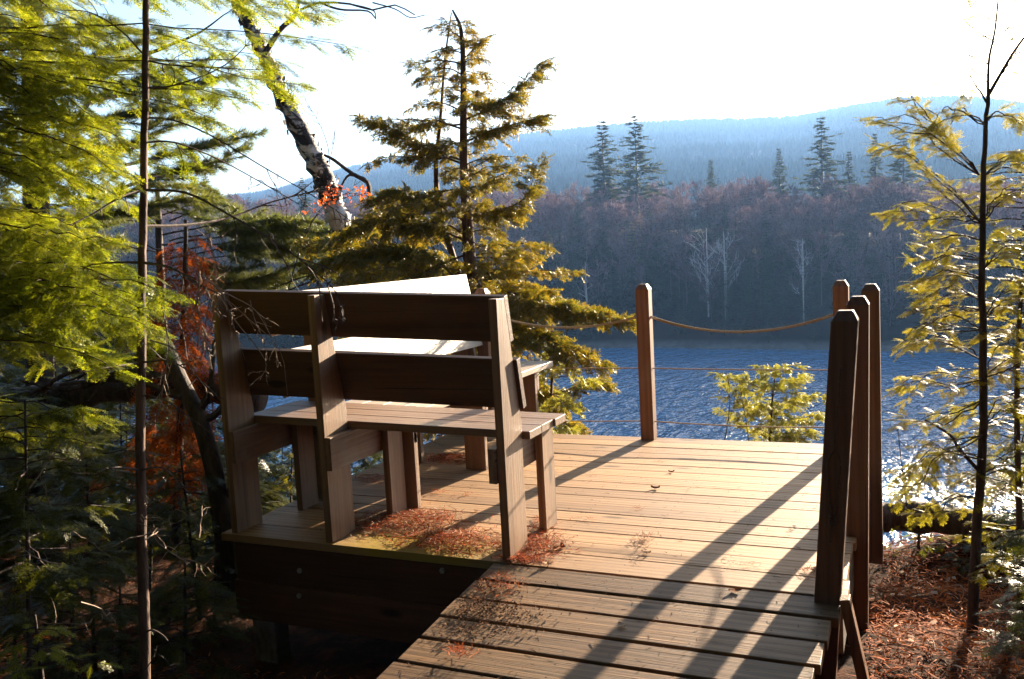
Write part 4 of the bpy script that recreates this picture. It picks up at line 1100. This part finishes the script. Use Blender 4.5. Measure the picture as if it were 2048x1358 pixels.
w = MB(); twigs(w, bez(px_line([(660, 330), (655, 290), (640, 250), (620, 215)], 9.3), 12), 0.006, r, 2, 7, 0.5, 0.3, 0.6); twigs(w, bez(px_line([(662, 310), (668, 280), (672, 240)], 9.3), 12), 0.005, r, 2, 7, 0.5, 0.3, 0.6)
tag(w.build('bare_shoot', M['twig']), 'fine bare twigs rising beside the birch trunk against the sky', 'shrub')

# rotten log on the bank at the right
w = MB(); lp = wob(bez([(-0.30, 5.28, -0.30), (0.0, 5.34, -0.27), (0.35, 5.30, -0.30), (0.8, 5.15, -0.36)], 26), 0.008, 5)
w.tube(lp, 0.085 * (1 + 0.12 * np.sin(np.arange(len(lp)) * 0.9)), 12)
tag(w.build('rotten_log', M['bark_dark'], smooth=True), 'dark rotten log lying on the bank behind the right rail posts', 'log')

# ------------------------------------------------------------------ litter
def scatter_needles(name, pts, lens, wid, mat, label, seed, flat=0.25, parent=None):
    """pts (N,3) bases; thin curved strips lying about"""
    r = np.random.default_rng(seed); n = len(pts)
    a = r.uniform(0, 2 * np.pi, n)
    d = np.stack([np.cos(a), np.sin(a), np.abs(r.normal(0, flat, n))], -1); d = unit(d)
    s = np.stack([-np.sin(a), np.cos(a), r.normal(0, 0.3, n)], -1) * (wid * r.uniform(0.6, 1.4, n))[:, None]
    L = (lens * r.uniform(0.5, 1.2, n))[:, None]
    b = np.stack([-np.sin(a), np.cos(a), np.zeros(n)], -1) * (r.normal(0, 0.25, n))[:, None] * L
    p0, p1, p2 = pts, pts + d * L * 0.5 + b * 0.5, pts + d * L * np.array([1, 1, 0.6])
    v = np.stack([p0 - s, p0 + s, p1 + s, p1 - s, p2], 1).reshape(-1, 3)
    k = np.arange(n)[:, None] * 5
    m = MB(); m.add(v, f3=np.concatenate([k + 3, k + 2, k + 4], 1), f4=np.concatenate([k, k + 1, k + 2, k + 3], 1))
    o = m.build(name, M[mat]); tag(o, label, 'litter', kind='stuff'); return o
r = np.random.default_rng(121)
def blob(px, py, sx, sy, n, z=0.0, h=0.02):
    """gaussian heap given by a pixel centre and pixel spread, laid on the plane z"""
    c0 = A(px, py, z=z); cx_ = A(px + sx, py, z=z) - c0; cy_ = A(px, py + sy, z=z) - c0
    u = r.normal(0, 0.5, (n, 2)); q = c0 + u[:, :1] * cx_ + u[:, 1:] * cy_
    rad = np.exp(-(u ** 2).sum(1) * 1.2)
    q[:, 2] = z + 0.003 + h * rad * r.uniform(0, 1, n)
    return q
def on_deck(p):
    return p[(p[:, 1] > 3.35) & (p[:, 1] < 5.87) & (p[:, 0] > -3.15) & (p[:, 0] < -0.25)]
def ramp_z(p):
    p = p[(p[:, 1] < 3.32) & (p[:, 0] > -1.63) & (p[:, 0] < -0.3)]
    p = p.copy(); p[:, 2] += -(3.325 - p[:, 1]) * SL; return p
heap = np.concatenate([blob(830, 1045, 110, 26, 1500, h=0.035), blob(900, 1085, 110, 26, 1500, h=0.04), blob(740, 1055, 60, 14, 250)])
scatter_needles('needle_heap', on_deck(heap), 0.055, 0.0013, 'litter', 'heap of rusty pine needles on the deck under the bench seat', 1)
scatter_needles('needle_heap', on_deck(heap[r.uniform(size=len(heap)) < 0.16] + [0.01, 0.01, 0.004]), 0.05, 0.0012, 'litter_pale', 'pale dead needles mixed through the rusty heap under the bench seat', 12)
scatter_needles('needle_heap', on_deck(np.concatenate([blob(1065, 1092, 70, 28, 900, h=0.03), blob(1040, 1122, 50, 14, 500, h=0.02), blob(1085, 1050, 30, 20, 180)])), 0.05, 0.0013, 'litter', 'heap of orange needles against the base of the right bench post', 2)
scatter_needles('needle_heap', on_deck(np.concatenate([blob(900, 920, 60, 9, 900, h=0.03), blob(760, 960, 50, 12, 200)])), 0.055, 0.0015, 'litter', 'band of red needles on the deck between the two benches', 3)
scatter_needles('needle_heap', ramp_z(np.concatenate([blob(985, 1165, 60, 22, 420, h=.014), blob(960, 1205, 80, 24, 620, h=.014), blob(940, 1240, 90, 22, 240, h=.01), blob(1050, 1215, 60, 30, 140, h=.006)])), 0.014, 0.0022, 'seed', 'scatter of small brown seed scales along the left side of the ramp', 4, 0.5)
scatter_needles('needle_heap', ramp_z(np.concatenate([blob(1000, 1165, 50, 22, 120, h=.02), blob(920, 1278, 30, 5, 60, h=.03)])), 0.05, 0.0012, 'litter', 'few bright orange needles standing on the left side of the ramp', 5, 0.5)
scatter_needles('needle_heap', on_deck(np.concatenate([blob(1285, 1095, 26, 20, 70, h=.03), blob(1290, 1075, 22, 5, 50)])), 0.035, 0.0014, 'litter_pale', 'small pale tuft of dry needles in the middle of the deck', 6, 0.6)
u = np.stack([r.uniform(-2.6, -0.3, 420), r.uniform(3.36, 5.85, 420), np.full(420, 0.003)], -1)
u2 = np.stack([r.uniform(-1.6, -0.35, 380), r.uniform(1.6, 3.3, 380), np.full(380, 0.003)], -1)
scatter_needles('scattered_needles', np.concatenate([u, ramp_z(u2), on_deck(blob(1620, 1143, 26, 4, 40)), on_deck(blob(1480, 1130, 50, 5, 30)), on_deck(blob(1585, 1060, 12, 8, 16))]), 0.030, 0.0010, 'seed', 'stray brown needles and bits scattered over the sunny boards', 7, 0.08)
scatter_needles('scattered_needles', np.concatenate([u[:60] + [0.02, 0.01, 0], on_deck(blob(1620, 1143, 22, 3, 50, h=.012)), on_deck(blob(1290, 1075, 22, 4, 26)), on_deck(blob(1165, 1042, 24, 3, 18)), on_deck(blob(1275, 1018, 14, 3, 14)), on_deck(blob(870, 985, 30, 3, 60)), on_deck(blob(925, 990, 30, 3, 30))]), 0.030, 0.0011, 'rust', 'stray red needles on the sunny deck boards', 8, 0.12)

def leaf(px, py, z, size, ang, mat, label, up=0.25, ramp_=False):
    c0 = A(px, py, z=z)
    if ramp_: c0 = c0 + np.array([0, 0, -(3.325 - c0[1]) * SL])
    n = 9; t = np.linspace(0, 1, n)
    wv = np.sin(t * np.pi) ** 0.7 * size * 0.32 * (1 + 0.25 * np.sin(t * 16))
    d = np.array([math.cos(ang), math.sin(ang), 0]); s = np.array([-d[1], d[0], 0])
    L_ = c0 + d * (t[:, None] - 0.5) * size
    curl = (np.abs(t - 0.5) * 2) ** 2 * size * up
    a = L_ + s * wv[:, None] + np.array([0, 0, 1]) * (curl + size * up * 0.5 + .003)[:, None]
    m_ = L_ + np.array([0, 0, 1]) * (curl * 0.6 + .003)[:, None]
    b = L_ - s * wv[:, None] + np.array([0, 0, 1]) * (curl + size * up * 0.3 + .003)[:, None]
    v = np.concatenate([a, m_, b]); i = np.arange(n - 1)
    m = MB(); m.add(v, f4=np.concatenate([np.stack([i, i + 1, n + i + 1, n + i], -1), np.stack([n + i, n + i + 1, 2 * n + i + 1, 2 * n + i], -1)]))
    tag(m.build('fallen_leaf', M[mat], smooth=True), label, 'leaf', 'fallen leaves on the boards')
leaf(1108, 1098, 0, 0.055, 0.4, 'litter_pale', 'pale curled leaf in the orange needles right of the bench post')
leaf(1125, 1096, 0, 0.045, 2.0, 'seed', 'dark curled leaf beside the pale one right of the bench post')
leaf(1098, 1130, 0, 0.05, 0.9, 'litter_pale', 'narrow pale leaf at the joint of deck and ramp')
leaf(1343, 945, 0, 0.035, 0.3, 'seed', 'tiny dark leaf near the far post shadow')
leaf(1311, 978, 0, 0.05, 0.1, 'seed', 'dark flat leaf in the middle of the deck')
leaf(1293, 1108, 0, 0.04, 0.1, 'litter_pale', 'pale leaf under the small dry tuft on the deck')
leaf(1243, 1236, 0, 0.04, -0.6, 'litter_pale', 'grey leaf on the ramp between two post shadows', 0.15, True)
leaf(1470, 1182, 0, 0.05, 0.3, 'seed', 'dark curled leaf inside a post shadow on the ramp', 0.1, True)

# litter on the banks
n = 52000
gx_ = np.concatenate([r.uniform(-0.18, 3.2, n), r.uniform(-6.5, -1.7, 9000)]); gy_ = np.concatenate([r.uniform(1.6, 5.9, n), r.uniform(1.0, 3.3, 9000)])
gp = np.stack([gx_, gy_, near_h(gx_, gy_) + 0.006 + 0.05 * np.abs(r.normal(0, 0.5, len(gx_)))], -1)
scatter_needles('ground_litter', gp, 0.055, 0.0022, 'litter_ground', 'rust red carpet of needles and leaves on the bank right of the ramp', 9, 0.25)
gx_ = r.uniform(-0.15, 2.6, 420); gy_ = r.uniform(2.4, 5.6, 420)
scatter_needles('ground_litter', np.stack([gx_, gy_, near_h(gx_, gy_) + 0.03], -1), 0.05, 0.009, 'litter_pale', 'pale dry leaves strewn through the needle carpet on the right bank', 10, 0.3)
gx_ = r.uniform(-3.9, -1.7, 5000); gy_ = r.uniform(5.9, 7.6, 5000)
scatter_needles('ground_litter', np.stack([gx_, gy_, near_h(gx_, gy_) + 0.01 + 0.03 * r.uniform(0, 1, 5000)], -1), 0.10, 0.003, 'seed', 'brown twiggy mound of debris beyond the far left deck edge', 11, 0.25)
w = MB()
for k in range(46):
    x0, y0 = r.uniform(-0.1, 1.6), r.uniform(3.0, 5.3); a = r.uniform(0, 6.28); q = []
    d = np.array([math.cos(a), math.sin(a)])
    x_, y_ = x0, y0
    for s in range(7):
        q.append((x_, y_, float(near_h(x_, y_)) + 0.03 + 0.02 * math.sin(s))); d = d + r.normal(0, 0.2, 2); d /= np.linalg.norm(d); x_ += d[0] * 0.05; y_ += d[1] * 0.05
    w.tube(bez(q, 14), 0.0028, 4, cap=False)
tag(w.build('ground_twigs', M['twig']), 'thin pale twigs lying over the needle carpet on the right bank', 'twigs', kind='stuff')
w = MB(); q = [A(x, y_, z=0.03) for x, y_ in ((865, 880), (905, 903), (935, 898))]
twigs(w, bez([A(830, 868, z=0.1), A(870, 885, z=0.03), A(915, 905, z=0.01), A(960, 908, z=0.02)], 12), 0.004, r, 1, 4, 0.4, 0.1, 0.5)
tag(w.build('fallen_twig', M['twig']), 'forked dry twig lying on the deck seen under the bench seat', 'twig')

# ------------------------------------------------------------------ far bank
r = np.random.default_rng(131)
def bare_tmpl(seed, h=11.0, wide=3.2, n1=12, n2=6, n3=5, tw=0.055):
    q = np.random.default_rng(seed); T = []
    def rib(a, b, w_):
        s = unit(np.cross(b - a, q.normal(0, 1, 3))) * w_
        T.extend([a - s, a + s, b])
    top = np.array([q.normal(0, .3), q.normal(0, .3), h * 0.8])
    for s in ((1, 0, 0), (0, 1, 0)):
        s = np.array(s) * 0.09; T.extend([-s, s, top])
    for i in range(n1):
        f_ = 0.3 + 0.65 * i / n1; a = top * f_
        d = unit(np.array([q.normal(), q.normal(), 0.9 + 0.5 * q.uniform()])); L = wide * (1.15 - f_ * .6) * q.uniform(.6, 1.1)
        b = a + d * L; rib(a, b, 0.05)
        for j in range(n2):
            a2 = a + (b - a) * q.uniform(.25, 1); d2 = unit(d + q.normal(0, .55, 3) + [0, 0, .25]); b2 = a2 + d2 * L * .45; rib(a2, b2, 0.03)
            for k in range(n3):
                a3 = a2 + (b2 - a2) * q.uniform(.2, 1); d3 = unit(d2 + q.normal(0, .6, 3) + [0, 0, .3]); rib(a3, a3 + d3 * q.uniform(.5, 1.1), tw)
    return tmpl(T)
def conifer_tmpl(seed, h=10.0, wide=1.9, nl=20, per=9, gap=0.0, tuft=5, pw=0.35, base=0.08, rag=0.25):
    q = np.random.default_rng(seed); T = []
    for s in ((1, 0, 0), (0, 1, 0)):
        s = np.array(s) * h * 0.012; T.extend([-s, s, np.array([0, 0, h])])
    for i in range(nl):
        f_ = base + (1 - base) * i / nl; z = h * f_
        W = wide * (1 - f_) ** 0.8 * (1 + gap * q.normal()) + 0.12
        for j in range(per):
            a = q.uniform(0, 6.28); L = max(0.15, W * q.uniform(1 - rag * 1.6, 1 + rag))
            d = np.array([math.cos(a), math.sin(a), q.uniform(-0.25, 0.2)])
            o_ = np.array([0, 0, z]); e = o_ + d * L
            s = unit(np.cross(d, [0, 0, 1])) * L * 0.05; T.extend([o_ - s * .4, o_ + s * .4, e])
            for k in range(tuft):
                t_ = q.uniform(0.2, 1.0); p_ = o_ + d * L * t_
                dd = unit(d + q.normal(0, .5, 3) * [1, 1, .35]); pk = pw * (0.3 + 0.7 * (1 - f_)); s2 = unit(np.cross(dd, q.normal(0, 1, 3) + [0, 0, 1])) * pk * 0.22 * q.uniform(.6, 1.3)
                T.extend([p_ - s2, p_ + s2, p_ + dd * pk * q.uniform(.8, 1.8)])
    return tmpl(T)
def far_xy(n, lo, hi, a0=-1.15, a1=0.42):
    az = r.uniform(a0, a1, n); sh = np.interp(az, _az, SHORE)
    rr_ = sh + r.uniform(lo, hi, n)
    x, y_ = rr_ * np.sin(az), rr_ * np.cos(az)
    # exact shoreline carries the same wiggle as the terrain
    return x, y_, height(x, y_)
def stand(tms, x, y_, z, sc, mat, name, label, cat='forest'):
    m = MB(); n = len(x); a = r.uniform(0, 6.28, n)
    k_ = r.integers(0, len(tms), n)
    for k, (tv, tf) in enumerate(tms):
        q = np.where(k_ == k)[0]
        if not len(q): continue
        c_, s_2 = np.cos(a[q]), np.sin(a[q])
        vx = (tv[None, :, 0] * c_[:, None] - tv[None, :, 1] * s_2[:, None]) * sc[q][:, None] + x[q][:, None]
        vy = (tv[None, :, 0] * s_2[:, None] + tv[None, :, 1] * c_[:, None]) * sc[q][:, None] + y_[q][:, None]
        vz = tv[None, :, 2] * sc[q][:, None] + z[q][:, None] - 0.2
        m.add(np.stack([vx, vy, vz], -1).reshape(-1, 3), f3=(tf[None] + (np.arange(len(q)) * len(tv))[:, None, None]).reshape(-1, 3))
    o = m.build(name, M[mat]); tag(o, label, cat, kind='stuff'); return o
BT = [bare_tmpl(i) for i in range(5)]
CT = [conifer_tmpl(i) for i in range(4)]
x, y_, z = far_xy(1150, 6, 78); ok = z > WZ + .3
stand(BT, x[ok], y_[ok], z[ok], r.uniform(.7, 1.15, ok.sum()), 'far_bare', 'bare_woods', 'bare purple brown hardwood forest covering the far lake shore')
x, y_, z = far_xy(900, 1.0, 34); ok = z > WZ + .1
stand(CT, x[ok], y_[ok], z[ok], r.uniform(.55, 1.05, ok.sum()), 'far_green', 'evergreen_woods', 'dark evergreens crowding the foot of the far lake shore')
x, y_, z = far_xy(230, 30, 80)
stand(CT, x, y_, z, r.uniform(.6, 1.15, 230), 'far_green', 'evergreen_woods', 'scattered dark spires standing among the bare woods across the lake')

# the woods the deck path comes out of, behind the viewer
x = np.concatenate([r.uniform(-16, 14, 60), r.uniform(-14, -8, 10), r.uniform(5, 12, 16)]); y_ = np.concatenate([r.uniform(-14, -3.5, 60), r.uniform(-3, 2.5, 10), r.uniform(-3, 2, 16)])
tall = [conifer_tmpl(70 + i, h=15, wide=4.2, nl=22, per=12, tuft=7, pw=1.0, base=0.30, rag=0.2) for i in range(3)]  # high crowns added above the frame to cut sky light on the deck
xs = np.array([-5.6, -4.4, 2.9, 4.4, -1.4, 1.2, -7.4, -8.5, 5.6]); ys = np.array([-0.4, -0.8, 0.8, 3.6, -3.0, -2.6, 1.2, -1.5, 0.0])
stand(tall, xs, ys, near_h(xs, np.minimum(ys, 5)), np.full(len(xs), 1.05), 'far_green', 'added_evergreens', 'tall evergreens added out of view, their high crowns cutting sky light on the deck')
stand(CT, x, y_, near_h(x, y_), r.uniform(1.1, 1.7, len(x)), 'far_green', 'evergreen_woods', 'dense evergreens behind the viewer where the path leaves the woods')

def far_tree(px, ytop, ybase_z, dist, tms, hscale, mat, name, label, cat='tree', group=None, tmat='bark_dark'):
    """a single tree on the far bank: crown top at pixel (px, ytop), standing on the terrain at that bearing"""
    d = ray(px, ytop); hd = math.hypot(d[0], d[1]); t = dist / hd
    top = EYE + d * t; gz_ = float(height(top[0], top[1]))
    h = top[2] - gz_
    tv, tf = tms
    s = h / tv[:, 2].max()
    root = empty(name, (top[0], top[1], gz_)); tag(root, label, cat, group)
    m = MB(); v = tv * s; v[:, :2] *= hscale; m.add(v, f3=tf)
    m.build('crown', M[mat], root)
    m = MB(); m.tube([(0, 0, -0.5), (0, 0, h * 0.5), (0, 0, h * 0.96)], [h * 0.014, h * 0.010, 0.03], 6); m.build('trunk', M[tmat], root)
    return root
def pine_t(seed, **k):
    a = dict(h=26, wide=6.6, nl=24, per=7, gap=0.3, tuft=16, pw=1.6, base=0.32, rag=0.5); a.update(k); return conifer_tmpl(seed, **a)
G = 'tall pines rising above the far woods'
far_tree(1203, 238, 0, 168, pine_t(50, wide=6.6, gap=.4), 1.0, 'far_pine', 'tall_pine', 'leftmost tall pine above the far woods, ragged with a dense crown', group=G)
far_tree(1269, 226, 0, 168, pine_t(51, wide=5.6, gap=.4), 1.0, 'far_pine', 'tall_pine', 'tall feathery pine just right of the leftmost one above the far woods', group=G)
far_tree(1421, 316, 0, 190, pine_t(52, wide=3.0, h=22), .7, 'far_pine', 'tall_pine', 'tiny lone pine tip above the woods at the middle of the far shore', group=G)
far_tree(1558, 294, 0, 175, pine_t(53, wide=4.2), .9, 'far_pine', 'tall_pine', 'short dark pine left of the tall one above the right hand rail posts', group=G)
far_tree(1642, 230, 0, 168, pine_t(54, wide=6.4), 1.0, 'far_pine', 'tall_pine', 'tall even pine standing directly above the right hand rail posts', group=G)
far_tree(1697, 300, 0, 172, pine_t(55, wide=4.0), .9, 'far_pine', 'tall_pine', 'small pine right of the tall even one', group=G)
far_tree(1750, 264, 0, 176, pine_t(56, wide=3.6), .8, 'far_pine', 'tall_pine', 'slim hazy pine next to the broad one at the right', group=G)
far_tree(1806, 258, 0, 160, pine_t(57, wide=7.0), 1.1, 'far_pine', 'tall_pine', 'broad pine at the right, partly behind the hemlock sprays', group=G)
far_tree(410, 345, 0, 175, pine_t(58, wide=4.4), 1.0, 'far_pine', 'tall_pine', 'hazy pine above the low woods left of the birch', group=G)
far_tree(603, 352, 0, 175, pine_t(59, wide=4.0), 1.0, 'far_pine', 'tall_pine', 'dark pine beside the birch trunk above the low left woods', group=G)
far_tree(1262, 440, 0, 136, conifer_tmpl(60, h=10, wide=2.2), 1.0, 'far_yellow', 'yellow_conifer', 'pale yellow green conifer amid the dark far woods')
far_tree(1278, 415, 0, 141, conifer_tmpl(61, h=12, wide=1.8), 1.0, 'far_yellow', 'yellow_conifer', 'dull yellow conifer just behind the paler one in the far woods')
far_tree(1412, 448, 0, 127, bare_tmpl(62, wide=4.2, n1=14, n2=6, n3=2, tw=.02), 1.0, 'far_birch', 'white_birch', 'many stemmed whitish bare birch at the centre of the far shore', tmat='far_birch')
far_tree(1447, 455, 0, 126, bare_tmpl(63, wide=3.4, n1=12, n2=6, n3=2, tw=.02), 1.0, 'far_birch', 'white_birch', 'slimmer pale bare birch to the right of the many stemmed one', tmat='far_birch')
far_tree(1605, 470, 0, 122, bare_tmpl(64, wide=2.2, n1=10, n2=5, n3=2, tw=.015), 1.0, 'far_birch', 'white_birch', 'faint thin pale birch left of the right hand posts across the lake', tmat='far_birch')
far_tree(1170, 520, 0, 130, bare_tmpl(65, wide=2.6, n1=10, n2=5, n3=2, tw=.015), 1.0, 'far_birch', 'white_birch', 'faint pale birch low on the far shore right of the golden cedar', tmat='far_birch')

# hill forest on the hazy ridge
n = 46000
az = r.uniform(-1.2, 0.5, n); rr_ = 250 + 1260 * r.uniform(0, 1, n) ** 0.9; k_ = r.uniform(0, 1, n) < 0.25; rr_[k_] = 1497 + r.normal(0, 12, k_.sum())
x, y_ = rr_ * np.sin(az), rr_ * np.cos(az); z = height(x, y_)
hh = r.uniform(6.5, 12, n) * (0.6 + 0.4 * rr_ / 1500); ww = hh * r.uniform(.20, .42, n)
base = np.stack([x, y_, z], -1)
ang = r.uniform(0, 6.28, n)
V = [base + np.stack([np.cos(ang + k * 1.57) * ww, np.sin(ang + k * 1.57) * ww, -1.0 * np.ones(n)], -1) for k in range(4)] + [base + np.stack([r.normal(0, .2, n), r.normal(0, .2, n), hh], -1)]
v = np.stack(V, 1).reshape(-1, 3); k5 = np.arange(n)[:, None] * 5
m = MB(); m.add(v, f3=np.concatenate([np.concatenate([k5 + i, k5 + (i + 1) % 4, k5 + 4], 1) for i in range(4)]))
tag(m.build('hill_forest', M['hill']), 'blue hazy forest covering the distant ridge', 'forest', kind='stuff')

# ------------------------------------------------------------------ haze
m = MB(); m.box(-2090, 2090, -40, 2090, WZ - 6, float(gz.max()) + 16)
hz = NT('haze')
vol = hz.t.nodes.new('ShaderNodeVolumePrincipled')
vol.inputs['Color'].default_value = (0.27, 0.52, 1.0, 1)
vol.inputs['Density'].default_value = 0.00026
vol.inputs['Anisotropy'].default_value = 0.3
hz.l(vol.outputs[0], hz.out.inputs['Volume'])
o = m.build('haze', hz.m); tag(o, 'thin blue haze over the lake and hills', 'haze', kind='stuff')
